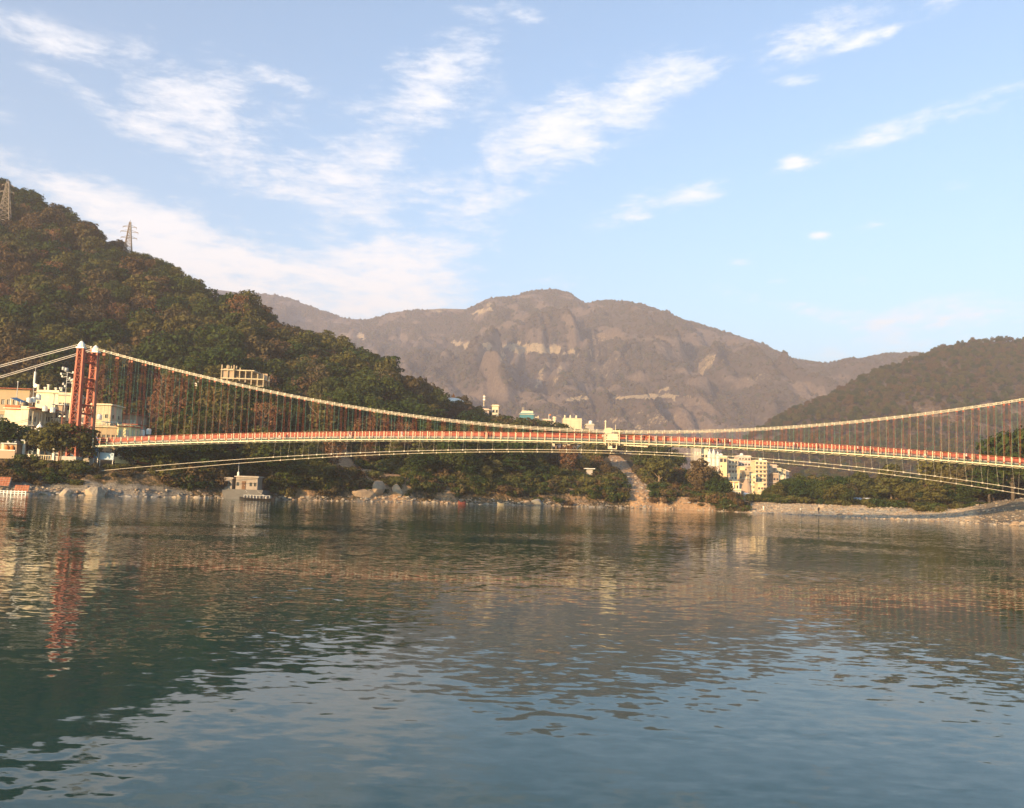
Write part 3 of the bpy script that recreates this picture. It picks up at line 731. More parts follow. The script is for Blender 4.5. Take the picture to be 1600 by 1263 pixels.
for k, (P, sc, kind, side) in enumerate(cand):
    if k in single:
        x, y = (float(q) for q in PXY[k]); z_ = lambda rows: next(w for lim, w in rows if x < lim)
        if side == 'L' and P[2] > 30:
            w = z_([(140, 'on the steep slope above the town'), (250, 'high behind the rods nearest the pylons'), (345, 'just left of the unfinished building'), (430, 'close around the unfinished building'), (520, 'right of the unfinished building'), (640, 'on the crest over the main cable'), (3000, 'on the ridge by the temple dome')])
        elif side == 'L':
            w = z_([(330, 'behind the walkway near the gatehouse'), (420, 'behind the riverside hut'), (500, 'right of the riverside hut'), (600, 'around the first orange bank'), (700, 'right of the second orange bank'), (790, 'on the bank above the red boat'), (880, 'on the bank below the teal house'), (960, 'just left of the landslide'), (1060, 'just right of the landslide'), (3000, 'on the point below the far town')])
        else: w = z_([(1240, 'at the left end of the grove'), (1330, 'behind the largest beach boulder'), (1400, 'in the grove behind the sheds'), (1500, 'right of the big layered tree'), (3000, 'in the grove at the right edge')])
        size = 'large ' if sc > .95 else 'small ' if sc < .62 else ''
        lab = size + KINDS_T[kind][1] + ' ' + w
        tree(kind, (P[0], P[1], P[2] - .3), sc, RNG.uniform(0, 6.28), lab, lab.replace('tree ', 'trees ', 1), squash=RNG.uniform(.9, 1.15))
    else: rest[side].append((P, sc, kind))

# ---- the trees past counting: geometry nodes set the same crowns over the rest of the land
def gn_wood(name, P, scl, rot, idx, sources, mat=None):
    me = bpy.data.meshes.new(name); me.from_pydata([tuple(p) for p in P], [], [])
    a = me.attributes.new('scl', 'FLOAT_VECTOR', 'POINT'); a.data.foreach_set('vector', np.asarray(scl, np.float32).ravel())
    a = me.attributes.new('rot', 'FLOAT', 'POINT'); a.data.foreach_set('value', np.asarray(rot, np.float32))
    a = me.attributes.new('idx', 'INT', 'POINT'); a.data.foreach_set('value', np.asarray(idx, np.int32))
    o = link(name, me); tag(o, kind='stuff')
    g = bpy.data.node_groups.new(name, 'GeometryNodeTree')
    g.interface.new_socket('Geometry', in_out='INPUT', socket_type='NodeSocketGeometry'); g.interface.new_socket('Geometry', in_out='OUTPUT', socket_type='NodeSocketGeometry')
    gi = g.nodes.new('NodeGroupInput'); go = g.nodes.new('NodeGroupOutput')
    ip = g.nodes.new('GeometryNodeInstanceOnPoints'); g.links.new(gi.outputs[0], ip.inputs['Points'])
    def attr(nm, ty):
        n = g.nodes.new('GeometryNodeInputNamedAttribute'); n.data_type = ty; n.inputs['Name'].default_value = nm; return n.outputs['Attribute']
    g.links.new(attr('scl', 'FLOAT_VECTOR'), ip.inputs['Scale'])
    cx = g.nodes.new('ShaderNodeCombineXYZ'); g.links.new(attr('rot', 'FLOAT'), cx.inputs[2])
    er = g.nodes.new('FunctionNodeEulerToRotation'); g.links.new(cx.outputs[0], er.inputs[0]); g.links.new(er.outputs[0], ip.inputs['Rotation'])
    if sources:
        gt = g.nodes.new('GeometryNodeGeometryToInstance')
        for s in sources[::-1]:
            oi = g.nodes.new('GeometryNodeObjectInfo'); oi.inputs['Object'].default_value = s; oi.inputs['As Instance'].default_value = True; oi.transform_space = 'ORIGINAL'
            g.links.new(oi.outputs['Geometry'], gt.inputs[0])
        g.links.new(gt.outputs[0], ip.inputs['Instance']); ip.inputs['Pick Instance'].default_value = True
        g.links.new(attr('idx', 'INT'), ip.inputs['Instance Index'])
    else:
        ic = g.nodes.new('GeometryNodeMeshIcoSphere'); ic.inputs['Radius'].default_value = 1.0; ic.inputs['Subdivisions'].default_value = 2
        sp = g.nodes.new('GeometryNodeSetPosition'); g.links.new(ic.outputs[0], sp.inputs[0])
        nz = g.nodes.new('ShaderNodeTexNoise'); nz.inputs['Scale'].default_value = 1.7
        vm = g.nodes.new('ShaderNodeVectorMath'); vm.operation = 'SUBTRACT'; vm.inputs[1].default_value = (.5, .5, .5); g.links.new(nz.outputs['Color'], vm.inputs[0])
        vs = g.nodes.new('ShaderNodeVectorMath'); vs.operation = 'SCALE'; vs.inputs['Scale'].default_value = 1.6; g.links.new(vm.outputs[0], vs.inputs[0])
        g.links.new(vs.outputs[0], sp.inputs['Offset'])
        sm = g.nodes.new('GeometryNodeSetMaterial'); sm.inputs['Material'].default_value = mat; g.links.new(sp.outputs[0], sm.inputs[0])
        g.links.new(sm.outputs[0], ip.inputs['Instance'])
    g.links.new(ip.outputs[0], go.inputs[0])
    md = o.modifiers.new('wood', 'NODES'); md.node_group = g
    return o
def distinct(objs):
    seen = {}; 
    for o in objs: seen.setdefault(o.data.name, o)
    return list(seen.values())
SRC = []; SRC_IDX = {}
for kd, obs in SOURCES.items():
    for o in distinct(obs): SRC_IDX.setdefault(kd, []).append(len(SRC)); SRC.append(o)
def fill(name, items):
    P = [p - np.array([0, 0, .4]) for p, s, k in items]; sc = [(s, s, s) for p, s, k in items]
    ix = [random.choice(SRC_IDX[k]) for p, s, k in items]
    gn_wood(name, P, sc, RNG.uniform(0, 6.28, len(P)), ix, SRC)
fill('hillside_forest', rest['L']); fill('riverside_wood', rest['R'])
# the right hill: open scrub forest a kilometre off
def hill_keep(a, D): return (D < R_D(a) * 1.06) & (a > px_to_a(1120))
PH = scatter(px_to_a(1120), px_to_a(1900), (575, 1290), 8.2, hill_keep)
aH = PH[:, 0] / PH[:, 1]; zH = rhill_z(aH, PH[:, 1]); P3 = np.column_stack([PH, zH])
dens_ = 1 - .85 * hill_bare(aH, PH[:, 1], P3) / .8; kp = (RNG.random(len(P3)) < dens_) & (zH > 1)
P3 = P3[kp]
kd = random.choices(('dark_tree', 'olive_tree', 'brown_tree'), (.35, .3, .35), k=len(P3))
fill('far_hill_scrub', [(p, float(RNG.uniform(.45, .95)), k) for p, k in zip(P3, kd)])
# the mountain
PM = scatter(px_to_a(370), px_to_a(1640), (1700, 3760), 12.5, lambda a, D: (D < M_D(a) * 1.01))
aM = PM[:, 0] / PM[:, 1]; zM = mount_z(aM, PM[:, 1]); P3 = np.column_stack([PM, zM])
kp = (RNG.random(len(P3)) < (1 - .90 * smooth(mount_bare(aM, PM[:, 1], P3) / .62))) & (cut_mask(P3) < .3)
P3 = P3[kp]; s = RNG.uniform(2.4, 6.5, len(P3))
gn_wood('mountain_scrub', P3, np.column_stack([s, s, s * RNG.uniform(.7, 1.2, len(s))]), RNG.uniform(0, 6.28, len(s)), np.zeros(len(s)), None, MATS['leaf_far'])
print('TREES', len(cand), len(PH), len(P3))
# ------------------------------------------------------------------ the suspension footbridge
BL = at(130, 640, 177.0); BR = at(1600, 700, 165.0)
_e = np.array([BR[0] - BL[0], BR[1] - BL[1]]); _e /= np.linalg.norm(_e); _n = np.array([-_e[1], _e[0]])
B_RZ = math.atan2(_e[1], _e[0])
def on_bridge(px, py, w):                       # (s, z) seen at a pixel in the upright plane w metres beyond the bridge axis
    d = ray(px, py); dn = d[0] * _n[0] + d[1] * _n[1]
    t = (w - ((EYE[0] - BL[0]) * _n[0] + (EYE[1] - BL[1]) * _n[1])) / dn
    P = EYE + d * t
    return (P[0] - BL[0]) * _e[0] + (P[1] - BL[1]) * _e[1], P[2]
def fit(pts, w, deg=2):
    q = np.array([on_bridge(x, y, w) for x, y in pts]); return np.poly1d(np.polyfit(q[:, 0], q[:, 1], deg))
HW = 1.35                                       # half width of the walkway
DECK = fit([(204, 695), (250, 693.4), (550, 686.7), (700, 688), (850, 689.7), (930, 691), (1080, 695.4), (1190, 702), (1340, 710), (1450, 718.8), (1600, 729)], -HW, 3)   # bottom boom, near side
RAIL = fit([(250, 680), (550, 674.3), (780, 674.5), (1080, 681.6), (1300, 693.4), (1600, 714)], -HW, 3)
TOP_S, TOP_Z = on_bridge(125, 541, -2.6)
CABLE = fit([(128, 541)] * 2 + [(160, 547.5), (250, 572.5), (400, 609), (550, 636.8), (700, 656.5), (850, 669), (930, 674.5), (1080, 676), (1190, 671), (1340, 660), (1450, 645.6), (1600, 625.6)], -1.8, 4)
W_NEAR = fit([(250, 726.5), (550, 711), (700, 703.8), (850, 701.3), (930, 701.8), (1080, 708), (1300, 728.5), (1450, 744.5), (1600, 763)], -2.2, 3)
W_FAR = fit([(250, 734.6), (550, 715), (700, 707.8), (850, 705), (930, 706), (1080, 712.5), (1300, 733), (1450, 752), (1600, 771)], 2.2, 3)
SPAN = 236.0
def deck(s): s = min(max(s, -8), 208); return float(DECK(s)) 
def rail(s): return deck(s) + 1.62
def cable(s):
    if s < 203: return float(CABLE(s))
    c0 = float(CABLE(203)); g = float(CABLE.deriv()(203)); return c0 + g * (s - 203) * 1.04
def cab_w(s): return 1.55 + 1.0 * ((s - 112) / 116) ** 2
bridge = thing('suspension_bridge', 'long red and cream suspension footbridge with twin lattice pylons crossing the river', 'bridge', (BL[0], BL[1], 0), B_RZ)
STEP = 1.473
sts = [2.0 + STEP * i for i in range(int((SPAN - 3) / STEP))]
IN = [i for i, s in enumerate(sts) if to_px(np.array([BL[0] + _e[0] * s, BL[1] + _e[1] * s, 12.0]))[0] < 1640]
LAST = max(IN)
# pylons: two solid channel flanges laced by X bars, tapering upward, under a white saddle cap
def pylon(s0, w, zb, zt, nm):
    h = zt - zb; P = link('pylon', MB().mesh('pylon', MATS['bridge_red']), bridge, (s0, w, zb))
    def hs(z): return .95 - .40 * z / h          # half width along the bridge
    def hd(z): return .62 - .22 * z / h          # half depth across it
    for sg in (-1, 1):
        mb = MB(); k = 8
        vs = []; fs = []
        for i in range(k + 1):
            z = h * i / k; a = hs(z); d = hd(z)
            for q, e in ((-.17, -d), (.17, -d), (.17, d), (-.17, d)): vs.append((sg * a + q, e, z))
        for i in range(k):
            for j in range(4): fs.append((i * 4 + j, i * 4 + (j + 1) % 4, i * 4 + 4 + (j + 1) % 4, i * 4 + 4 + j))
        mb.add(vs, fs + [(3, 2, 1, 0), (k * 4, k * 4 + 1, k * 4 + 2, k * 4 + 3)])
        for i in range(k + 1):
            z = h * i / k
            if 0 < i < k: mb.box((sg * (hs(z) + .0), 0, z), (.42, hd(z) * 2 + .1, .14))
        mb.build('flange', MATS['bridge_red'], P)
    me_x = None
    nb = 12
    for i in range(nb):
        z0 = h * i / nb + .12; z1 = h * (i + 1) / nb - .12; zm = (z0 + z1) / 2
        mb = MB()
        for e in (-1, 1):
            d0 = e * (hd(z0) - .03); d1 = e * (hd(z1) - .03)
            mb.bar((-hs(z0) + .09, d0, z0), (hs(z1) - .09, d1, z1), .20, .05)
            mb.bar((hs(z0) - .09, d0 - e * .05, z0), (-hs(z1) + .09, d1 - e * .05, z1), .20, .05)
            mb.bar((-hs(z1) + .05, d1, z1 + .1), (hs(z1) - .05, d1, z1 + .1), .18, .08)
        mb.build('lacing', MATS['bridge_red'], P)
    mb = MB(); mb.box((0, 0, h + .12), (1.7, 1.25, .24)); mb.lathe((0, 0, h + .24), [(.72, 0), (.70, .5), (.46, .95), (.22, 1.25), (.05, 1.35)], 10)
    mb.build('saddle_cap', MATS['cap_white'], P)
    mb = MB(); mb.box((0, 0, -.9), (3.0, 2.2, 1.8)); mb.build('footing', MATS['concrete'], P)
    return P
ZB = 7.6
for s0 in (0.0, SPAN):
    zt = TOP_Z - .5 if s0 == 0 else TOP_Z - 1.0
    for w in (-2.6, 2.75): pylon(s0, w, ZB, zt, s0)
    for zc in ([zt - 1.2, zt - 6.5, zt - 12.0] if s0 == 0 else [zt - 1.2, zt - 12]):      # portal frames between the pylons
        mb = MB()
        for e in (-.35, .35):
            mb.bar((s0 + e, -2.2, zc + .5), (s0 + e, 2.35, zc + .5), .16, .3); mb.bar((s0 + e, -2.2, zc - 1.3), (s0 + e, 2.35, zc - 1.3), .16, .3)
            for j in range(4):
                a = -2.2 + 4.55 * j / 4; b = a + 4.55 / 4
                mb.bar((s0 + e, a, zc - 1.2), (s0 + e, b, zc + .4), .09); mb.bar((s0 + e * .8, a, zc + .4), (s0 + e * .8, b, zc - 1.2), .09)
        mb.build('portal_brace', MATS['bridge_red_dark'], bridge)
# main cables, each a pair of ropes with clamps; the backstays run on to the anchorage
for sg in (-1, 1):
    pts = [(0, sg * 2.6, TOP_Z + .35)] + [(s, sg * cab_w(s), cable(s)) for s in np.linspace(1.2, SPAN - 1.2, 130)] + [(SPAN, sg * 2.6, TOP_Z)]
    mb = MB()
    mb.tube(pts, .052, 6); mb.tube([(p[0], p[1], p[2] + .30) for p in pts], .052, 6)
    mc = mb.build('main_cable', MATS['cable_steel'], bridge)
    mb = MB()
    for i in range(0, len(sts), 1):
        s = sts[i]; mb.box((s, sg * cab_w(s), cable(s) + .16), (.16, .18, .50))
    mb.build('cable_clamps', MATS['cable_steel'], mc)['kind'] = 'stuff'
for w, y0 in ((-2.6, 572.5), (2.75, 589.5)):
    s1, z1 = on_bridge(0, y0, w); k = (z1 - TOP_Z - .3) / s1
    se = (8.0 - TOP_Z) / k
    mb = MB()
    for dz in (0, .38): mb.tube([(0, w, TOP_Z + .15 + dz), (se, w, 8.0 + dz)], .072, 6)
    mb.build('backstay', MATS['backstay_steel'], bridge)
# suspender rods: red pairs and green singles by turns, at both edges of the walkway
def rods(kind, L):
    mb = MB()
    if kind == 'red':
        for e in (-.13, .13): mb.tube([(e, 0, 0), (e, 0, 1)], .016, 4)
        mb.box((0, 0, .035), (.34, .08, .02)); mb.box((0, 0, .972), (.34, .10, .02))
    else: mb.tube([(0, 0, 0), (0, 0, 1)], .026, 4); mb.box((0, 0, .03), (.12, .12, .02))
    return mb
rod_me = {'red': rods('red', 1).mesh('suspender', MATS['rod_red']), 'green': rods('green', 1).mesh('suspender', MATS['rod_green'])}
far_rods = {'red': MB(), 'green': MB()}
for i, s in enumerate(sts):
    k = 'red' if i % 2 == 0 else 'green'
    for sg in (-1, 1):
        a = Vector((s, sg * (HW + .18), deck(s) + .1)); b = Vector((s, sg * cab_w(s), cable(s)))
        if b.z - a.z < .5: continue
        if i <= LAST:
            o = link('suspender', rod_me[k], bridge, a); d = b - a
            o.rotation_euler = (-math.atan2(d.y, d.z), 0, 0); o.scale = (1, 1, d.length)
            o['label'] = 'rust red twin hanger rods' if k == 'red' else 'green hanger rod'
        else: far_rods[k].tube([a, b], .026, 4)
for k in far_rods:
    if far_rods[k].v: far_rods[k].build('suspender', MATS['rod_' + k], bridge)['kind'] = 'stuff'
# wind cables below, tied up to the walkway
def wz(f, s):
    return float(f(min(s, 190))) + (0 if s < 190 else (s - 190) * float(f.deriv()(190)))
s_w0 = on_bridge(168, 730, 0)[0]
for f, w in ((W_NEAR, -2.2), (W_FAR, 2.2)):
    mb = MB(); ss = np.linspace(s_w0, SPAN - 6, 90)
    fl = lambda s: w + (w / 2.2) * 0.0
    mb.tube([(s, w, wz(f, s)) for s in ss], .06, 6)
    wc = mb.build('wind_cable', MATS['cable_steel'], bridge)
    mb = MB()
    for i in range(1, len(sts), 2):
        s = sts[i]
        if s < 40: continue
        mb.tube([(s, w, wz(f, s)), (s, w * .7, deck(s))], .014, 4); mb.box((s, w, wz(f, s)), (.25, .26, .26))
    mb.build('wind_tie', MATS['cable_steel'], wc)['kind'] = 'stuff'
# walkway: floor, booms, cross beams, railing posts, rails, red netting above pale mesh
def ribbon(w0, w1, dz0, dz1, s0, s1, n=130):
    mb = MB(); vs = []; fs = []
    ss = np.linspace(s0, s1, n)
    for s in ss:
        z = deck(s)
        for w, q in ((w0, dz0), (w1, dz0), (w1, dz1), (w0, dz1)): vs.append((s, w, z + q))
    for i in range(n - 1):
        for j in range(4): fs.append((i * 4 + j, i * 4 + 4 + j, i * 4 + 4 + (j + 1) % 4, i * 4 + (j + 1) % 4))
    fs += [(0, 1, 2, 3), tuple((n - 1) * 4 + j for j in (3, 2, 1, 0))]
    mb.add(vs, fs); return mb
S0, S1 = 4.0, SPAN - 2
ribbon(-HW + .12, HW - .12, .17, .27, S0, S1).build('walkway', MATS['deck_grey'], bridge)
for sg in (-1, 1):
    ribbon(sg * HW - .09, sg * HW + .09, -.10, .10, S0, S1).build('boom', MATS['cream_steel'], bridge)
    ribbon(sg * (HW - .02) - .02, sg * (HW - .02) + .02, .11, .38, S0, S1).build('kerb_rail', MATS['deck_green'], bridge)
    ribbon(sg * HW - .05, sg * HW + .05, 1.56, 1.64, S0, S1).build('handrail', MATS['bridge_red'], bridge)
    for q in (.62, 1.10) if sg < 0 else (.86,): ribbon(sg * HW - .02, sg * HW + .02, q, q + .03, S0, S1).build('mid_rail', MATS['bridge_red'], bridge)
ribbon(-HW * .55, -HW * .45, -.34, -.20, S0, S1).build('stringer', MATS['cream_steel'], bridge)
ribbon(HW * .45, HW * .55, -.34, -.20, S0, S1).build('stringer', MATS['cream_steel'], bridge)
def mesh_panel(name, mt, h, pitch, r):
    mb = MB(); L = STEP - .12
    k = int(L / pitch)
    for j in range(k + 1): mb.box((j * L / k + .06, 0, h / 2), (r, .012, h))
    m_ = max(2, int(h / pitch))
    for j in range(m_ + 1): mb.box((L / 2 + .06, .013, h * j / m_), (L, .012, r))
    return mb.mesh(name, MATS[mt])
mb = MB(); mb.box((STEP / 2, 0, .32), (STEP - .14, .03, .60))
for q in (.25, .5, .75): mb.box((STEP * q, 0, .32), (.05, .06, .6))
red_me = mb.mesh('upper_panel', MATS['panel_red']); pale_me = mesh_panel('lower_mesh', 'galvanised', .44, .11, .035)
mb = MB(); mb.box((0, 0, .80), (.15, .15, 1.65)); mb.box((0, 0, 1.64), (.2, .2, .06)); post_me = mb.mesh('railing_post', MATS['cream_steel'])
mb = MB(); mb.box((0, 0, -.16), (.12, 2 * HW + .7, .16)); beam_me = mb.mesh('cross_beam', MATS['cream_steel'])
tail = MB(); tailr = MB()
for i, s in enumerate(sts[1:], 1):
    z = deck(s); th = math.atan2(deck(s + STEP) - z, STEP)
    if i <= LAST: link('cross_beam', beam_me, bridge, (s, 0, z))
    else: tail.box((s, 0, z - .16), (.12, 2 * HW + .7, .16))
    for sg in (-1, 1):
        y = sg * HW
        if i <= LAST:
            if i % 2 == 0 or sg < 0 or True: link('railing_post', post_me, bridge, (s, y, z))
            for me_, dz in ((red_me, .92), (pale_me, .40)) if sg > 0 else ():      # the netting hangs on the far railing, inside its posts
                o = link(me_.name.split('.')[0], me_, bridge, (s, y - .14, z + dz)); o.rotation_euler = (0, -th, 0)
        else:
            tail.box((s, y, z + .80), (.13, .13, 1.65)); tailr.box((s + STEP / 2, HW - .14, z + 1.24 + sg * .001), (STEP - .14, .03, .60)) if sg > 0 else None
tail.build('railing_post', MATS['cream_steel'], bridge)['kind'] = 'stuff'; tailr.build('upper_panel', MATS['panel_red'], bridge)['kind'] = 'stuff'
def bridge_pt(s, w, dz=.27): return (BL[0] + _e[0] * s + _n[0] * w, BL[1] + _e[1] * s + _n[1] * w, deck(s) + dz)
# name board over the middle of the walkway and the inspection cradle hung below it
sm = on_bridge(957, 680, -HW)[0]
nb = thing('sign_frame', 'cream name board frame fixed across the railing at the middle of the bridge', 'sign', bridge_pt(sm, -HW - .25, 0), B_RZ)
mb = MB()
for x in (-1.35, 1.35): mb.box((x, 0, .95), (.16, .16, 2.9))
for z in (.1, .55, 1.1, 1.7, 2.35): mb.box((0, -.02, z), (2.9, .12, .14))
mb.build('frame', MATS['cream_steel'], nb)
for x, z, w, h in ((0, 1.38, 2.1, .46), (0, .82, 2.3, .40), (-.9, 2.05, 1.3, .42)):
    mb = MB(); mb.box((x, -.05, z), (w, .06, h)); mb.build('board', MATS['cream_paint'], nb)
mb = MB(); mb.lathe((.55, 0, 2.42), [(.05, 0), (.05, 1.0), (.01, 1.25)], 6); mb.build('finial', MATS['cream_steel'], nb)
mb = MB(); mb.box((-.75, 0, 2.62), (1.4, .34, .36)); mb.box((-.75, 0, 2.86), (.7, .3, .14)); mb.build('crest', MATS['cream_paint'], nb)
s1_, z1_ = on_bridge(975, 695.5, -HW); s2_, z2_ = on_bridge(1012, 698, -HW)
ck = thing('inspection_cradle', 'cream maintenance cradle hanging beneath the middle of the walkway', 'cradle', bridge_pt(s1_, -HW + .3, z1_ - deck(s1_)), B_RZ)
L = s2_ - s1_
mb = MB(); mb.bar((0, 0, 0), (L, 0, z2_ - z1_), .22, .26); mb.bar((0, 1.6, 0), (L, 1.6, z2_ - z1_), .22, .26); mb.build('beam', MATS['cream_steel'], ck)
mb = MB()
for q in np.linspace(.05, .95, 7): mb.box((L * q, .8, (z2_ - z1_) * q - .12), (.3, 1.9, .08))
mb.build('plank', MATS['brown_wood'], ck)
mb = MB()
for q in (.1, .9):
    for y in (.1, 1.5): mb.bar((L * q, y, 0), (L * q, y, 1.2), .06)
mb.build('hanger', MATS['cream_steel'], ck)
s3_, z3_ = on_bridge(957, 697, -HW)
cb = thing('hoist_box', 'small cream open frame box hanging under the name board of the bridge', 'hoist', bridge_pt(s3_, -HW, z3_ - deck(s3_) - .5), B_RZ)
mb = MB()
for x in (-.8, .8):
    for y in (0, 1.2): mb.box((x, y, .55), (.13, .13, 1.3))
for z in (-.05, 1.1):
    for y in (0, 1.2): mb.box((0, y, z), (1.7, .12, .14))
    for x in (-.8, .8): mb.box((x, .6, z), (.12, 1.2, .12))
mb.build('frame', MATS['cream_steel'], cb); mb = MB(); mb.box((-.35, .5, .25), (.6, .7, .6)); mb.build('motor', MATS['pale_cream'], cb)
# ------------------------------------------------------------------ buildings
def lz(px, Y):                                   # ground level of the left land under a bearing
    a = px_to_a(px); return float(left_z(np.array([a]), np.array([Y]))[0])
_win = {}
def window_mesh(w, h, style):
    k = (round(w, 2), round(h, 2), style)
    if k not in _win:
        mb = MB(); f = .07
        fm, gm = {'pale': ('cap_white', 'window_glass'), 'wood': ('brown_wood', 'window_glass'), 'shut': ('cap_white', 'shutter_pale'), 'dark': ('dark_wood', 'window_glass')}[style]
        mb.box((-w / 2 + f / 2, 0, h / 2), (f, .1, h)); mb.box((w / 2 - f / 2, 0, h / 2), (f, .1, h))
        mb.box((0, 0, f / 2), (w - 2 * f, .1, f)); mb.box((0, 0, h - f / 2), (w - 2 * f, .1, f)); mb.box((0, 0, h / 2), (.05, .08, h - 2 * f))
        frame = mb.mesh('window', MATS[fm])
        mb = MB(); mb.box((0, .03, h / 2), (w - f, .02, h - f)); pane = mb.mesh('pane', MATS[gm])
        _win[k] = (frame, pane)
    return _win[k]
def add_window(parent, loc, rz, w, h, style, panes=True):
    fr, pn = window_mesh(w, h, style)
    o = link('window', fr, parent, loc, rz)
    if panes: link('pane', pn, o)
    return o
def holed_wall(mb, p, rz, W_, H, th, holes, m=0):
    """upright wall from p along rz, with rectangular openings (x0, x1, z0, z1); thickness runs inward (+y of the wall)"""
    xs = sorted({0, W_} | {h[0] for h in holes} | {h[1] for h in holes}); zs = sorted({0, H} | {h[2] for h in holes} | {h[3] for h in holes})
    cs, sn = math.cos(rz), math.sin(rz)
    T = lambda x, y, z: (p[0] + x * cs - y * sn, p[1] + x * sn + y * cs, p[2] + z)
    inside = lambda x, z: any(h[0] < x < h[1] and h[2] < z < h[3] for h in holes)
    for i in range(len(xs) - 1):
        for j in range(len(zs) - 1):
            x0, x1, z0, z1 = xs[i], xs[i + 1], zs[j], zs[j + 1]
            if inside((x0 + x1) / 2, (z0 + z1) / 2): continue
            mb.add([T(x0, 0, z0), T(x1, 0, z0), T(x1, 0, z1), T(x0, 0, z1)], [(0, 1, 2, 3)], m)
    for h in holes:                              # reveals
        x0, x1, z0, z1 = h
        A = [T(x0, 0, z0), T(x1, 0, z0), T(x1, 0, z1), T(x0, 0, z1)]; B = [T(x0, th, z0), T(x1, th, z0), T(x1, th, z1), T(x0, th, z1)]
        mb.add(A + B, [(0, 4, 5, 1), (1, 5, 6, 2), (2, 6, 7, 3), (3, 7, 4, 0)], m)
def house(name, label, cat, px0, px1, ytop, Y, depth, zb, wall, floors=2, cols=3, side='right', scols=2, win=(.9, 1.2), style='pale', roof='flat', group=None, balcony=(), ledge=None, roofmat='concrete',
          door=False, parapet=.5, over=.35, panes=True, rz=0.0, big=(), skip=()):
    """a house by what is seen of it: its front between two bearings at distance Y, its roof line, its depth"""
    A = at(px0, ytop, Y); B = at(px1, ytop, Y); zt = (A[2] + B[2]) / 2
    w = B[0] - A[0]; h = zt - zb
    r = thing(name, label, cat, ((A[0] + B[0]) / 2, Y, zb), rz, group)
    fh = h / floors; mb = MB(); wins = []
    def holes(L, n, sk=()):
        H = []
        if n == 0: return H
        ww = min(win[0], L / n * .7); wh = min(win[1], fh * .62)
        for f in range(floors):
            for c in range(n):
                if (f, c) in sk: continue
                x = L * (c + .5) / n
                if f in big: H.append((x - L / n * .40, x + L / n * .40, f * fh + fh * .12, f * fh + fh * .82))
                else: H.append((x - ww / 2, x + ww / 2, f * fh + fh * .28, f * fh + fh * .28 + wh))
        return H
    Hf = holes(w, cols, skip); Hs = holes(depth, scols)
    if door: Hf = [q for q in Hf if not (q[2] < fh and q[0] < w * .55 < q[1])] + [(w * .5, w * .5 + 1.1, .02, min(2.2, fh * .85))]
    holed_wall(mb, (-w / 2, 0, 0), 0, w, h, .25, Hf)
    holed_wall(mb, (w / 2, 0, 0), PI / 2, depth, h, .25, Hs if side in ('right', 'both') else [])
    holed_wall(mb, (-w / 2, depth, 0), -PI / 2, depth, h, .25, Hs if side in ('left', 'both') else [])
    holed_wall(mb, (w / 2, depth, 0), PI, w, h, .25, [])
    mb.box((0, depth / 2, -1.4), (w + .1, depth + .1, 2.8)); mb.box((0, depth / 2, h - .12), (w - .3, depth - .3, .2))
    wl = mb.build('wall', MATS[wall], r)
    for q in Hf:
        if q[3] - q[2] > 1.7 and q[2] < .1 and door: 
            d = MB(); d.box(((q[0] + q[1]) / 2 - w / 2, .2, (q[2] + q[3]) / 2), (q[1] - q[0], .06, q[3] - q[2])); dd = d.build('door', MATS['brown_wood'], r)
        else: add_window(r, ((q[0] + q[1]) / 2 - w / 2, .18, q[2]), 0, q[1] - q[0], q[3] - q[2], style, panes)
    for q in (Hs if side in ('right', 'both') else []): add_window(r, (w / 2 - .18, (q[0] + q[1]) / 2, q[2]), PI / 2, q[1] - q[0], q[3] - q[2], style, panes)
    for q in (Hs if side in ('left', 'both') else []): add_window(r, (-w / 2 + .18, (q[0] + q[1]) / 2, q[2]), -PI / 2, q[1] - q[0], q[3] - q[2], style, panes)
    mb = MB(); mb.box((0, depth / 2, h + .1), (w + 2 * over, depth + 2 * over, .2))
    rf = mb.build('roof', MATS[roofmat], r)
    if parapet:
        mb = MB(); t = .15
        mb.box((0, t / 2, h + .2 + parapet / 2), (w, t, parapet)); mb.box((0, depth - t / 2, h + .2 + parapet / 2), (w, t, parapet))
        for sx in (-1, 1): mb.box((sx * (w / 2 - t / 2), depth / 2, h + .2 + parapet / 2), (t, depth - 2 * t, parapet))
        mb.build('parapet', MATS[wall], rf)
    for f in range(1, floors):
        if ledge: mb = MB(); mb.box((0, depth / 2, f * fh), (w + .3, depth + .3, .16)); mb.build('floor_ledge', MATS[ledge], r)
    for f, x0, x1 in balcony:                    # floor, from, to along the front as fractions
        mb = MB(); a, b = -w / 2 + w * x0, -w / 2 + w * x1
        mb.box(((a + b) / 2, -.62, f * fh + .06), (b - a, 1.2, .14)); bl = mb.build('balcony', MATS[ledge or roofmat], r)
        mb = MB(); mb.box(((a + b) / 2, -1.18, f * fh + .95), (b - a, .06, .08)); k = max(2, int((b - a) / .5))
        for i in range(k + 1): mb.box((a + (b - a) * i / k, -1.18, f * fh + .53), (.06, .06, .8))
        mb.build('railing', MATS['cream_steel'], bl)
    r['_w'] = w; r['_h'] = h
    return r
def tank(x, y, z, label, col='tank_white', r=.55, h=1.3, group='rooftop water tanks'):
    o = thing('water_tank', label, 'tank', (x, y, z), 0, group)
    mb = MB(); mb.lathe((0, 0, 0), [(r * .95, 0), (r, .1), (r, h * .45), (r * 1.03, h * .5), (r, h * .55), (r, h * .85), (r * .5, h)], 12); mb.build('drum', MATS[col], o)
    mb = MB(); mb.lathe((0, 0, h), [(r * .35, 0), (r * .35, .1)], 10); mb.build('lid', MATS['tank_black'], o)
    return o
def top_of(px, py, Y): return at(px, py, Y)

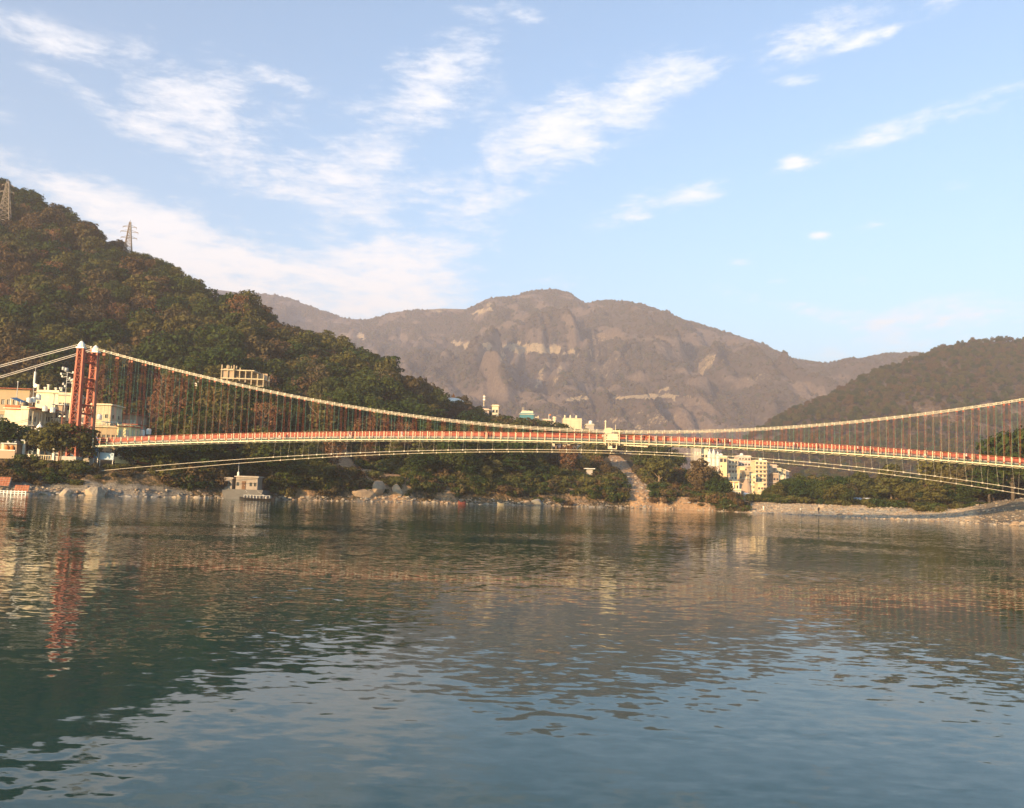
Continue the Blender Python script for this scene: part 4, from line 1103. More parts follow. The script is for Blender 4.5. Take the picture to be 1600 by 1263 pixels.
# --- the town on the terrace at the left end of the bridge
TZ = 7.3
h = house('white_house', 'bright white three storey house with red roof band nearest the left edge', 'house', 8, 45, 639, 196, 8.5, TZ, 'pale_cream', 3, 3, 'right', 4, (.8, 1.2), 'wood', ledge='pale_cream', roofmat='pale_cream', big=(), skip={(0, 1), (0, 2), (1, 0), (1, 1), (1, 2), (2, 0), (2, 1), (2, 2)})
mb = MB(); w = h['_w']; mb.box((-w * .18, -.12, h['_h'] + .3), (w * .62, .3, 1.0)); mb.build('roof_band', MATS['red_band'], h)
for i in range(5):
    mb = MB(); mb.box((w / 2 + .55, .9 + i * 1.75, h['_h'] * .5), (.28, .28, h['_h'] * .92)); mb.build('column', MATS['cream_paint'], h)
for f in (1, 2):
    mb = MB(); mb.box((w / 2 + .75, 4.2, h['_h'] * f / 3 + .05), (1.4, 8.2, .18)); mb.build('balcony', MATS['concrete'], h)
mb = MB(); mb.box((w / 2 + .6, 4.2, h['_h'] + .35), (2.0, 8.6, .2)); mb.build('veranda_roof', MATS['rust_sheet'], h)
P = at(32, 628, 200)
o = thing('tarpaulin', 'blue tarpaulin slung over the roof of the white house', 'tarpaulin', (P[0], 199.0, P[2] - .5))
mb = MB(); mb.add([(-1.3, -1, 1.2), (1.2, -1, .2), (1.4, 1.2, .5), (-1.1, 1.2, 1.5), (-1.3, -1, 1.14), (1.2, -1, .14), (1.4, 1.2, .44), (-1.1, 1.2, 1.44)], [(0, 1, 2, 3), (7, 6, 5, 4), (0, 4, 5, 1), (1, 5, 6, 2), (2, 6, 7, 3), (3, 7, 4, 0)]); mb.build('sheet', MATS['blue_sheet'], o)
mb = MB(); [mb.box((x, y, .2), (.08, .08, z)) for x, y, z in ((-1.2, -.9, 1.8), (1.1, -.9, .6), (1.3, 1.1, .8), (-1.0, 1.1, 2.0))]; mb.build('pole', MATS['galvanised'], o)
house('brown_veranda_house', 'long partly shaded house under a dark rust roof behind the white house', 'house', -16, 47, 608, 216, 9, TZ + 1, 'tan_and_shade_paint', 3, 7, 'right', 2, (.85, 1.3), 'dark', ledge='cream_paint', roofmat='rust_sheet', parapet=0, over=.9, big=(1,), balcony=((2, .5, 1.0),))  # wall colour darker than its beige, standing in for partial shade
house('cream_block', 'yellow cream block with blank panels and tall roof posts left of the pylons', 'house', 57, 92, 614, 212, 7, TZ + 1, 'pale_cream', 4, 4, 'right', 2, (.7, .8), 'dark', ledge='cream_paint', roofmat='cream_paint', skip={(3, 1), (3, 2), (3, 3), (2, 2), (2, 3)})
for px, y0, y1 in ((59, 602, 614), (70, 606, 614), (75, 602, 614), (87, 607, 615), (95, 606, 620)):
    A = at(px, y1, 213.5); B = at(px, y0, 213.5)
    o = thing('roof_post', {59: 'white concrete post on the left corner of the yellow cream block', 70: 'short white post, second from left on the yellow cream block', 75: 'taller white post in the middle of the yellow cream block roof', 87: 'white post on the right corner of the yellow cream block', 95: 'thick white post standing between the cream block and the pylons'}[px], 'post', (A[0], 213.5, A[2] - .6), 0, 'white posts on the roofs')
    mb = MB(); mb.box((0, 0, (B[2] - A[2]) / 2 + .3), (.42, .42, B[2] - A[2] + .6)); mb.build('shaft', MATS['pale_cream'], o); mb = MB(); mb.box((0, 0, B[2] - A[2] + .66), (.6, .6, .12)); mb.build('cap', MATS['cap_white'], o)
house('columned_house', 'low cream house with dark openings close behind the left pylon', 'house', 92, 112, 618, 206, 6, TZ + 1, 'cream_paint', 3, 3, 'none', 0, (1.3, 1.7), 'dark', ledge='pale_cream', roofmat='concrete')
house('flat_beige_house', 'beige flat roofed block with few windows just right of the pylons', 'house', 138, 174, 633, 204, 6, TZ + .5, 'beige_paint', 3, 3, 'right', 2, (.8, .9), 'dark', ledge='pale_cream', roofmat='pale_cream', skip={(2, 0), (2, 1)}, over=.5, parapet=.2)
house('long_column_house', 'long house with a row of pale columns stepping toward the hillside', 'house', 175, 214, 648, 212, 6, TZ + .5, 'brown_plaster', 3, 7, 'right', 1, (.65, 1.5), 'shut', ledge='beige_paint', roofmat='rust_sheet', over=.7, parapet=0)
hb_ = house('bridge_office', 'low tan building with a window row and balcony beside the bridge deck', 'house', 145, 189, 668, 196, 6, TZ, 'tan_and_shade_paint', 2, 6, 'right', 2, (.75, 1.1), 'wood', ledge='cream_paint', roofmat='beige_paint', balcony=((1, .02, .98),), over=.6, parapet=.2)
A = at(158, 657, 196); B = at(183, 661, 196)
o = thing('awning', 'blue sheet awning on the roof of the tan building beside the deck', 'awning', ((A[0] + B[0]) / 2, 196.5, A[2] - .3))
mb = MB(); mb.box((0, 1, 0), (B[0] - A[0], 2.6, .12)); mb.build('sheet', MATS['blue_sheet'], o); mb = MB(); [mb.box((x * (B[0] - A[0]) * .48, y, -.75), (.08, .08, 1.4)) for x in (-1, 0, 1) for y in (0, 2)]; mb.build('post', MATS['galvanised'], o)
g_ = house('gate_house', 'bright yellow gatehouse with red trim where the deck meets the town', 'gatehouse', 184, 205, 667, 186, 4.5, TZ, 'yellow_paint', 2, 2, 'right', 2, (.7, 2.0), 'shut', ledge='red_band', roofmat='red_band', over=.45, parapet=.3)
house('red_shop', 'small red fronted shop right of the yellow gatehouse', 'shop', 206, 232, 683, 190, 4, TZ, 'red_band', 1, 3, 'right', 1, (1.1, 1.2), 'pale', roofmat='tin_grey', over=.7, parapet=0)
house('low_house', 'tan house with a veranda below the yellow cream block', 'house', 66, 84, 641, 203, 5, TZ, 'tan_and_shade_paint', 3, 4, 'right', 2, (.7, 1.2), 'wood', ledge='pale_cream', roofmat='rust_sheet', over=.6, parapet=0, balcony=[(1, 0, 1), (2, 0, 1)])
house('low_house', 'narrow brown house squeezed between the low tan house and the left pylon', 'house', 86, 98, 633, 204, 5, TZ, 'brown_plaster', 3, 2, 'right', 2, (.8, 1.2), 'dark', ledge='cream_paint', roofmat='tin_grey', over=.5, parapet=0, balcony=[(2, 0, 1)])
house('low_house', 'pinkish house seen between the two pylons', 'house', 121, 137, 641, 203, 5, TZ, 'pink_plaster', 3, 3, 'right', 2, (.7, 1.1), 'wood', ledge='cap_white', roofmat='concrete', over=.5, parapet=.3)
house('low_house', 'grey house with pale shutters behind the gatehouse', 'house', 196, 213, 664, 202, 5, TZ, 'grey_plaster', 2, 4, 'right', 1, (.7, 1.2), 'shut', ledge='pale_cream', roofmat='rust_sheet', over=.6, parapet=0)
house('stepped_shrine', 'white stepped shrine tower between the pavilion and the white house', 'shrine', 46, 60, 681, 190, 4, TZ, 'white_paint', 2, 2, 'right', 1, (.5, .9), 'dark', roofmat='white_paint', over=.3, parapet=.3)
P = at(53, 679, 190); o = thing('shrine_spire', 'tiered white spire on top of the stepped shrine', 'spire', (P[0], 192, P[2] + .2))
mb = MB(); mb.box((0, 0, .4), (1.9, 1.9, .8)); mb.box((0, 0, 1.05), (1.4, 1.4, .5)); mb.build('tier', MATS['white_paint'], o); mb = MB(); mb.lathe((0, 0, 1.3), [(.6, 0), (.62, .3), (.4, .7), (.12, 1.1), (.03, 1.6)], 10); mb.build('dome', MATS['cap_white'], o)
# pavilion on the bank
A = at(36, 714, 182); B = at(84, 714, 182); w = B[0] - A[0]
pv_ = thing('pavilion', 'open white pavilion with flat roof and square columns above the rocks', 'pavilion', ((A[0] + B[0]) / 2, 182, 6.6))
hh = at(60, 690, 182)[2] - 6.6
mb = MB(); mb.box((0, 2.2, hh + .16), (w + 1.0, 5.4, .34)); mb.box((0, 2.2, hh - .12), (w + .2, 4.6, .24)); mb.build('roof', MATS['white_paint'], pv_)
for x in (-.5, 0, .5):
    for y in (0, 4.4): mb = MB(); mb.box((x * w * .98, y, hh / 2 - .12), (.5, .5, hh - .1)); mb.build('column', MATS['white_paint'], pv_)
mb = MB(); mb.box((0, 2.2, .05), (w + .8, 5.2, .5)); mb.build('plinth', MATS['concrete'], pv_)
mb = MB(); mb.box((-.2, 4.7, 1.4), (w * .9, .12, 2.2)); mb.build('back_screen', MATS['tin_grey'], pv_)
mb = MB(); [mb.box((x, -.2, .75), (.09, .09, .9)) for x in np.linspace(-w / 2 + .6, w / 2 - .6, 12)]; mb.box((0, -.2, 1.2), (w - 1, .1, .1)); mb.build('railing', MATS['cream_steel'], pv_)
# dark roofed shrine at the far left
A = at(3, 708, 180); B = at(27, 708, 180); w = B[0] - A[0]
o = thing('dark_shrine', 'small dark roofed shrine with two orange niches left of the pavilion', 'shrine', ((A[0] + B[0]) / 2, 180, 6.6))
zt = at(15, 694, 180)[2] - 6.6
mb = MB(); mb.box((0, 1.5, zt / 2 - .5), (w * .86, 3, zt + 1)); mb.build('wall', MATS['brown_plaster'], o)
mb = MB(); mb.box((0, 1.5, zt + .1), (w * 1.05, 4.2, .2)); mb.box((0, 1.5, zt + .4), (w * .6, 2.4, .5)); mb.lathe((0, 1.5, zt + .6), [(.9, 0), (.8, .3), (.3, .7), (.05, 1.0)], 10); mb.build('roof', MATS['tin_grey'], o)
for x in (-.55, .55):
    mb = MB(); mb.lathe((x, -.1, zt - 1.25), [(.42, 0), (.42, .5), (.3, .8), (.03, 1.0)], 10); mb.build('niche', MATS['cloth_orange'], o)
def low_wall(label, p0, p1, z0, z1, mt, name='low_wall', cat='wall', th=.3):
    o = thing(name, label, cat, ((p0[0] + p1[0]) / 2, (p0[1] + p1[1]) / 2, z0), math.atan2(p1[1] - p0[1], p1[0] - p0[0]))
    L = math.hypot(p1[0] - p0[0], p1[1] - p0[1]); mb = MB(); mb.box((0, 0, (z1 - z0) / 2 - .3), (L, th, z1 - z0 + .6)); mb.build('body', MATS[mt], o)
    mb = MB(); mb.box((0, 0, z1 - z0 + .06), (L + .1, th + .14, .12)); mb.build('coping', MATS['cap_white'], o)
    return o
A = at(-30, 705, 178); B = at(24, 705, 178); low_wall('brown wall with a white coping below the dark roofed shrine', A, B, 5.4, at(10, 704, 178)[2], 'brown_plaster')
A = at(88, 712, 181); B = at(104, 712, 181); low_wall('pale garden wall between the pavilion and the tilted poster', A, B, 6.4, 7.6, 'dim_plaster')
# posters and sheets
def hoarding(label, px0, px1, y0, y1, Y, mt, lean=0.0, marks=None, name='hoarding', cat='hoarding'):
    A = at(px0, y1, Y); B = at(px1, y0, Y)
    o = thing(name, label, cat, ((A[0] + B[0]) / 2, Y, A[2])); w = B[0] - A[0]; h = B[2] - A[2]
    o.rotation_euler = (0, lean, 0)
    mb = MB(); mb.box((0, 0, h / 2), (w, .08, h)); mb.build('sheet', MATS[mt], o)
    mb = MB(); [mb.box((x * w / 2, .1, h / 2 - .8), (.1, .1, h + 1.6)) for x in (-.9, .9)]; mb.build('post', MATS['galvanised'], o)
    for nm, x, z, ww, hh_, mm in (marks or []):
        mb = MB(); mb.box((x * w, -.05, z * h), (ww * w, .02, hh_ * h)); mb.build(nm, MATS[mm], o)
    return o
hoarding('tilted pale blue poster with dark figures standing on the bank edge', 104, 119, 697, 721, 178, 'pale_blue_sheet', -.09, [('print', -.2, .55, .2, .5, 'blue_sheet'), ('print', .25, .5, .22, .42, 'blue_sheet'), ('print', 0, .12, .9, .14, 'blue_sheet'), ('print', .05, .72, .12, .3, 'cap_white')])
hoarding('narrow blue signboard under the white arch by the deck', 146, 154, 700, 716, 177, 'blue_sheet', 0, [('print', 0, .6, .6, .2, 'pale_blue_sheet')])
hoarding('plain pale sheet wall below the deck end', 155, 178, 708, 718, 178, 'pale_blue_sheet', .03)
P = at(150, 697, 178); o = thing('white_arch', 'white curved pipe arch at the town end of the deck', 'arch', (P[0], 178, P[2]))
mb = MB(); mb.tube([(-1.1, 0, 1.75), (-.6, 0, 1.9), (0, 0, 1.6), (.38, 0, .95), (.5, 0, -2.4)], .24, 8); mb.build('pipe', MATS['cap_white'], o)
mb = MB(); mb.box((.5, 0, .05), (.75, .5, .22)); mb.build('collar', MATS['cap_white'], o)
# masts and lamps
def pole(px, y0, y1, Y, label, mt='galvanised', r=.09, name='pole', cat='pole', group=None):
    A = at(px, y1, Y); B = at(px, y0, Y); h = B[2] - A[2]
    o = thing(name, label, cat, (A[0], Y, A[2]), 0, group); mb = MB(); mb.tube([(0, 0, -.8), (0, 0, h)], [r * 1.2, r * .8], 8); mb.build('shaft', MATS[mt], o); o['_h'] = h
    return o
o = pole(51, 573, 628, 206, 'thin telecom mast with a long white antenna and a round dish', 'galvanised', .07, 'telecom_mast', 'mast')
h = o['_h']; mb = MB(); mb.lathe((0, -.05, h * .50), [(.22, 0), (.24, .1), (.24, 2.9), (.18, 3.05)], 8); mb.build('antenna', MATS['cap_white'], o)
mb = MB(); n = 14; mb.add([(.42 + .5 * math.cos(2 * PI * k / n), -.28, h * .46 + .5 * math.sin(2 * PI * k / n)) for k in range(n)] + [(.42, -.05, h * .46)], [(k, n, (k + 1) % n) for k in range(n)] + [tuple(range(n))]); mb.build('dish', MATS['cap_white'], o)
mb = MB(); mb.tube([(0, 0, h * .48), (-1.6, .4, 0)], .03, 4); mb.tube([(0, 0, h * .48), (1.2, .8, 0)], .03, 4); mb.build('stay', MATS['galvanised'], o)
o = pole(25, 597, 632, 205, 'plain grey roof pole above the blue tarpaulin', 'galvanised', .10)
mb = MB(); mb.box((0, 0, o['_h'] + .05), (.3, .3, .2)); mb.build('cap', MATS['tin_grey'], o)
o = pole(109, 596, 648, 186, 'cream floodlight pole beside the left pylon', 'cream_steel', .16, 'floodlight_pole', 'lamp post')
mb = MB(); mb.lathe((.1, -.1, o['_h']), [(.2, 0), (.5, .15), (.48, .4), (.1, .6)], 10); mb.build('lamp_head', MATS['lamp_glass'], o)
P = at(104, 600, 200); o = thing('antenna_cluster', 'tangle of grey antenna arms and drums left of the left pylon', 'antenna', (P[0], 200, at(104, 640, 200)[2]))
h = P[2] - o.location.z; mb = MB(); mb.tube([(0, 0, -.5), (0, 0, h + 2.8)], .1, 6); mb.build('mast', MATS['tin_grey'], o)
rr = random.Random(5)
for i in range(9):
    z = h - 1.2 + i * .5; mb = MB(); a = rr.uniform(0, 6.28); mb.bar((0, 0, z), (1.3 * math.cos(a), 1.3 * math.sin(a), z + rr.uniform(-.5, .5)), .1); mb.box((1.3 * math.cos(a), 1.3 * math.sin(a), z), (.35, .3, .5)); mb.build('arm', MATS['tin_grey'], o)
for x, z in ((-.9, 3.2), (-.2, 3.0)):
    mb = MB(); mb.lathe((x, -.2, h + z), [(.36, 0), (.42, .1), (.42, .7), (.3, .8)], 10); mb.build('drum', MATS['tin_grey'], o)
    mb = MB(); mb.bar((0, 0, h + 2.6), (x, -.2, h + z), .1); mb.build('bracket', MATS['tin_grey'], o)
o = pole(92, 652, 714, 177, 'brown street lamp on a tall post in front of the round tree', 'rust_sheet', .12, 'street_lamp', 'street lamp')
for sg in (-1, 1):
    mb = MB(); mb.bar((0, 0, o['_h'] - .1), (sg * .5, 0, o['_h'] + .2), .08); a_ = mb.build('arm', MATS['rust_sheet'], o); mb = MB(); mb.lathe((sg * .5, 0, o['_h'] - .05), [(.1, 0), (.27, .12), (.25, .32), (.08, .45)], 10); mb.build('lamp_head', MATS['lamp_glass'], a_)
P = at(41, 570, 196); o = thing('floodlight', 'pale twin floodlight clamped on the lower backstay cable', 'floodlight', (P[0], 178, P[2] - .2))
for z in (0, -1.2):
    mb = MB(); mb.lathe((0, 0, z), [(.25, 0), (.48, .12), (.4, .4), (.15, .52)], 10); mb.build('lamp_head', MATS['lamp_glass'], o)
mb = MB(); mb.box((0, 0, -.35), (.1, .1, 1.6)); mb.build('bracket', MATS['tin_grey'], o)
for px, py, Y, lb, cl in ((45, 627, 199, 'white round tank at the back of the white house roof', 'tank_white'), (52, 626, 200, 'white tank beside the mast foot on the white house', 'tank_white'), (60, 622, 201, 'large pale tank between white house and cream block', 'tank_white'), (70, 640, 197, 'pale squat tank on the veranda roof of the white house', 'tank_white'), (82, 642, 197, 'pale tank nearest the round tree on the veranda roof', 'tank_white'), (40, 634, 197, 'black tank on the white house roof edge', 'tank_black'), (155, 653, 199, 'white tank on the tan building left of the blue awning', 'tank_white'), (222, 678, 191, 'white tank on the red fronted shop', 'tank_white'), (232, 676, 192, 'second white tank at the shop end nearest the hill', 'tank_white')):
    P = at(px, py + 3, Y); tank(P[0], Y, P[2], lb, cl)
# a bank of small things: railing along the terrace
def railing(label, px0, px1, y, Y, n, mt, h=1.0, name='railing'):
    A = at(px0, y, Y); B = at(px1, y, Y); o = thing(name, label, 'railing', (A[0], Y, A[2])); L = B[0] - A[0]; dz = (B[2] - A[2]) * 0
    for i in range(n): mb = MB(); mb.box((L * i / (n - 1), 0, h / 2), (.13, .13, h + .3)); mb.build('post', MATS[mt], o)
    for z in (h * .5, h): mb = MB(); mb.box((L / 2, -.01, z), (L, .08, .1)); mb.build('rail', MATS[mt], o)
    return o
railing('white bathing rail standing in the shallows at the left edge', -6, 40, 772.5, 157.5, 9, 'cap_white', .65)
def slope_sheet(label, px0, px1, y0, y1, Y, mt):
    A = at(px0, y1, Y); B = at(px1, y0, Y); w = B[0] - A[0]; h = B[2] - A[2]
    o = thing('brick_panel', label, 'panel', ((A[0] + B[0]) / 2, Y, A[2])); o.rotation_euler = (-.35, 0, 0)
    mb = MB(); mb.box((0, .1, h / 2), (w, .16, h)); mb.build('slab', MATS['concrete'], o)
    n = max(3, int(w / .45)); k = max(3, int(h / .3)); me_ = MB(); me_.box((0, 0, 0), (w / n * .88, .1, h / k * .84)); bm_ = me_.mesh('brick', MATS[mt])
    for i in range(n):
        for j in range(k): link('brick', bm_, o, (-w / 2 + w * (i + .5) / n, -.02 + .03 * ((i * 7 + j * 3) % 4) / 4, h * (j + .5) / k))
slope_sheet('square rust red brick panel on the bank at the left edge', -8, 15, 745, 759, 161.5, 'rust_sheet'); slope_sheet('longer sloping rust red brick apron just above the white rail', 21, 45, 758, 768, 160.5, 'rust_sheet')

# --- hydrology hut by the water
HY = 186.0
A = at(350, 767, HY); B = at(404, 767, HY); zb = at(377, 765, HY)[2]
h1 = house('left_gauge_hut', 'smaller tan block of the riverside hut with two dark windows', 'hut', 351, 363, 748, HY, 3.2, zb, 'tan_grey', 1, 2, 'none', 0, (.55, .8), 'dark', roofmat='concrete', over=.3, parapet=.1); h1.name = 'gauge_hut'
h2 = house('gauge_hut', 'wider tan block of the riverside hut with a dark door and two windows', 'hut', 369, 403, 746, HY, 3.6, zb, 'tan_grey', 1, 5, 'right', 1, (.55, .8), 'dark', roofmat='concrete', over=.3, parapet=.1, skip={(0, 1), (0, 2)}, door=False)
mb = MB(); mb.box((-.6, -.05, .9), (.8, .1, 1.8)); dr = mb.build('door', MATS['brown_wood'], h2); mb = MB(); mb.box((-.35, -.13, .9), (.06, .06, .15)); mb.build('handle', MATS['galvanised'], dr)
o = thing('ghat_steps', 'grey stepped landing leading down from the riverside hut', 'steps', ((A[0] + B[0]) / 2 + .4, HY - .2, 0.2))
for i in range(7): mb = MB(); mb.box((i * .25, -.55 * i - .25, (zb - .2) * (1 - (i + .5) / 7) - .6), (9.0 - i * .3, .7, 1.5)); mb.build('step', MATS['shaded_concrete'], o)
mb = MB(); mb.box((0, 2.1, zb / 2 - .7), (9.2, 4.6, zb + .8)); mb.build('plinth', MATS['shaded_concrete'], o)  # plinth and steps have their shade mixed into the concrete colour
for i, (x0, x1) in enumerate(((.8, 3.6), (3.4, 6.6))): mb = MB(); mb.bar((x0, -.6, zb - .5), (x1, -3.6, -.1), .3, .35); mb.build('stringer', MATS['concrete'], o)
o = pole(372, 722, 747, HY + 1.5, 'white topped mast rising from the riverside hut', 'tin_grey', .08, 'mast', 'mast'); mb = MB(); mb.lathe((0, 0, 0.3), [(.25, 0), (.25, .8), (.12, 1.1)], 8); mb.build('gauge_drum', MATS['cap_white'], o)
A = on_level(370, 781.2, .05); B = on_level(436, 782.6, .05)
o = thing('pontoon', 'long low black pontoon moored below the riverside hut', 'boat', ((A[0] + B[0]) / 2, (A[1] + B[1]) / 2 - .6, 0)); L = B[0] - A[0]
mb = MB(); vs = []; k = 12
for i in range(k + 1):
    t = i / k; x = (t - .5) * L; wd = 1.0 * min(1, 3.2 * min(t, 1 - t) + .35); zt = .42 + .25 * abs(2 * t - 1) ** 3
    vs += [(x, -wd, zt), (x, -wd * .6, -.2), (x, wd * .6, -.2), (x, wd, zt)]
mb.add(vs, [(i * 4 + j, i * 4 + 4 + j, i * 4 + 5 + j, i * 4 + 1 + j) for i in range(k) for j in range(3)] + [(i * 4 + 3, i * 4 + 7, i * 4 + 4, i * 4) for i in range(k)] + [(0, 1, 2, 3), (k * 4 + 3, k * 4 + 2, k * 4 + 1, k * 4)]); mb.build('hull', MATS['boat_black'], o)
for i in range(9): mb = MB(); mb.box(((i - 4) * L * .09, 0, .75), (.07, 1.2, .6)); mb.build('stanchion', MATS['galvanised'], o)
mb = MB(); mb.box((0, -.55, 1.05), (L * .75, .06, .06)); mb.build('rail', MATS['galvanised'], o)
def raft(label, px, py, mt, L=2.6, name='rowing_boat'):
    P = on_level(px, py, .05); o = thing(name, label, 'boat', (P[0], P[1] - .4, 0), random.uniform(-.3, .3))
    mb = MB(); vs = []; k = 8
    for i in range(k + 1):
        t = i / k; x = (t - .5) * L; wd = .62 * math.sin(PI * min(1, max(.06, t))) ** .5 + .04; zt = .5 + .4 * (2 * t - 1) ** 2
        vs += [(x, -wd, zt), (x, -wd * .55, -.1), (x, wd * .55, -.1), (x, wd, zt), (x, wd * .85, zt), (x, wd * .45, .08), (x, -wd * .45, .08), (x, -wd * .85, zt)]
    mb.add(vs, [(i * 8 + j, i * 8 + 8 + j, i * 8 + 8 + (j + 1) % 8, i * 8 + (j + 1) % 8) for i in range(k) for j in range(8)] + [tuple(range(8)), tuple(k * 8 + j for j in range(7, -1, -1))]); mb.build('hull', MATS[mt], o)
    for x in (-.5, .4): mb = MB(); mb.box((x, 0, .4), (.22, 1.0, .06)); mb.build('seat', MATS['brown_wood'], o)
raft('red boat drawn up on the stony shore under the middle of the bridge', 722, 787.5, 'boat_red', 1.9); raft('cream boat at the waterline right of the red boat', 783, 789.5, 'boat_cream', 1.9)

# --- up the wooded hill
SKY_ = 262.0
A = at(345, 602, SKY_); B = at(411, 606, SKY_); zg = min(lz(345, SKY_), lz(411, SKY_)); w = B[0] - A[0]
sk = thing('concrete_skeleton', 'unfinished building of bare tan columns and slabs on the wooded slope', 'building', (A[0], SKY_, zg - .5))
zA = at(378, 603, SKY_)[2] - zg + .5; zM1 = at(378, 592, SKY_)[2] - zg + .5; zT = at(375, 579, SKY_)[2] - zg + .5
for i, f in enumerate(np.linspace(0, 1, 8)):
    top = (at(348, 570, SKY_)[2] - zg + .5) if f < .34 else (zT if f < .75 else zT - .9)
    for y in (0, 6): mb = MB(); mb.box((w * f, y, top / 2), (.36, .36, top)); mb.build('column', MATS['tan_and_shade_paint'], sk)
for f in (.05, .1, .16, .22, .28):
    mb = MB(); mb.box((w * f, 2.6, (at(348, 570, SKY_)[2] - zg) / 2 + .6), (.3, .3, at(348, 570, SKY_)[2] - zg)); mb.build('column', MATS['tan_and_shade_paint'], sk)
for z, x0, x1 in ((zA, 0, 1), (zM1, .02, 1), (zT, .3, .76), (at(352, 578, SKY_)[2] - zg + .5, 0, .34)):
    mb = MB(); mb.box((w * (x0 + x1) / 2, 3, z), (w * (x1 - x0) + .5, 6.8, .3)); mb.build('slab', MATS['beige_paint'], sk)
mb = MB(); mb.box((w * .16, .35, (zM1 + zT) / 2 + .3), (w * .28, .2, zT - zM1 + .4)); mb.build('infill_wall', MATS['brown_plaster'], sk)
mb = MB(); mb.box((w * .5, 3, -2), (w + 1, 7, 4.4)); mb.build('footing', MATS['grey_plaster'], sk)
mb = MB(); mb.box((w * .5, 6.3, zA / 2 + zT / 2), (w * .9, .15, zT - zA)); mb.build('rear_wall', MATS['brown_plaster'], sk)
P = at(307, 600, 246); o = thing('marker_sign', 'small white sign on a post among the trees above the deck', 'sign', (P[0], 246, P[2] - 4.5)); mb = MB(); mb.box((0, 0, 4.5), (1.0, .08, 1.5)); mb.build('board', MATS['cap_white'], o); mb = MB(); mb.box((0, .08, 2.4), (.12, .12, 5)); mb.build('post', MATS['galvanised'], o)
# lattice pylons of the power line
def lattice_tower(label, px, y0, y1, Y, width, arms):
    A = at(px, y1, Y); B = at(px, y0, Y); h = B[2] - A[2]
    o = thing('power_pylon', label, 'pylon', (A[0], Y, A[2]), .3, 'power line pylons on the left hill'); 
    hw = lambda z: width / 2 * (1 - .86 * (z / h) ** .8)
    for sx in (-1, 1):
        for sy in (-1, 1):
            mb = MB(); zz_ = [h * i / 6 for i in range(7)]
            for i in range(6): mb.bar((sx * hw(zz_[i]), sy * hw(zz_[i]), zz_[i]), (sx * hw(zz_[i + 1]), sy * hw(zz_[i + 1]), zz_[i + 1]), .28)
            mb.build('leg', MATS['lattice_steel'], o)
    mb = MB(); n = 11
    for i in range(n):
        z0, z1 = h * i / n, h * (i + 1) / n; a, b = hw(z0), hw(z1)
        for s in (-1, 1):
            mb.bar((-a, s * a, z0), (b, s * b, z1), .16); mb.bar((a, s * a, z0), (-b, s * b, z1), .16); mb.bar((s * a, -a, z0), (s * b, b, z1), .16); mb.bar((s * a, a, z0), (s * b, -b, z1), .16)
            mb.bar((-b, s * b, z1), (b, s * b, z1), .12)
    mb.build('lacing', MATS['lattice_steel'], o)
    for z, L in arms:
        mb = MB()
        for s in (-1, 1): mb.bar((0, 0, h * z), (s * L, 0, h * z - .1), .22); mb.bar((0, 0, h * z + 1.3), (s * L, 0, h * z), .16); mb.box((s * L, 0, h * z - .5), (.16, .16, .9))
        mb.build('cross_arm', MATS['lattice_steel'], o)
    mb = MB(); mb.tube([(0, 0, h), (0, 0, h * 1.06)], .1, 4); mb.build('peak', MATS['lattice_steel'], o)
lattice_tower('larger power pylon cut by the left edge of the photo', 5, 284, 364, 432, 7.5, ((.93, 2.6), (.8, 3.2)))
lattice_tower('slim power pylon on the hill crest against the sky', 199, 347, 402, 452, 5.0, ((.55, 4.0), (.72, 4.4), (.86, 3.4)))
# temple dome, masts and houses on the low ridge
P = at(708, 634, 372); o = thing('temple_dome', 'white temple dome with an orange finial rising out of the trees', 'temple', (P[0], 372, P[2] - 2.5))
zt = at(708, 622, 372)[2] - P[2] + 2.5
mb = MB(); mb.lathe((0, 0, 0), [(5.0, 0), (5.0, zt - 2.0), (5.2, zt - 1.9), (4.2, zt - 1.0), (2.6, zt - .3), (1.2, zt)], 20); mb.build('dome', MATS['white_paint'], o, smooth=False)
mb = MB(); mb.lathe((0, 0, zt), [(.9, 0), (1.0, .3), (.5, .8), (.6, 1.1), (.15, 1.7), (.02, 2.2)], 10); mb.build('finial', MATS['cloth_orange'], o)
for k in range(10): mb = MB(); a = 2 * PI * k / 10; mb.box((5.1 * math.cos(a), 5.1 * math.sin(a), zt / 2 - 1.0), (.35, .35, zt - 2.2), 0, a); mb.build('pilaster', MATS['cap_white'], o)
o = pole(756, 617, 632, 380, 'thin cream mast on the ridge right of the temple dome', 'cream_steel', .16, 'mast', 'mast'); mb = MB(); [mb.box((0, 0, o['_h'] * f), (.9, .5, .7)) for f in (.5, .8)]; mb.build('antenna', MATS['cap_white'], o)
house('ridge_house', 'cream house with a wide terrace below the ridge mast', 'house', 754, 764, 641, 376, 6, lz(758, 376), 'pink_plaster', 2, 3, 'none', 0, (.9, 1.4), 'dark', ledge='pale_cream', roofmat='pale_cream', over=.9)
house('ridge_house', 'small cream house perched at the right of the terrace house', 'house', 769, 779, 635, 378, 6, lz(774, 378), 'pale_cream', 3, 2, 'both', 2, (.9, 1.3), 'dark', ledge='pale_cream', roofmat='pale_cream', over=.5)
h = house('teal_house', 'teal blue house with pale windows and a black roof tank on the ridge', 'house', 812, 834, 648, 388, 9, lz(823, 388) - 1, 'teal_paint', 3, 3, 'left', 2, (1.2, 1.2), 'shut', ledge=None, roofmat='pale_cream', over=.3)
mb = MB(); mb.box((.3, 3, h['_h'] + 1.0), (5.2, 4, 1.7)); mb.build('roof_room', MATS['pale_cream'], h)
for f in range(3): mb = MB(); mb.box((-h['_w'] / 2 - .7, 2.5, h['_h'] * (f + .4) / 3), (1.4, 4, 1.2)); mb.build('balcony', MATS['pale_cream'], h)
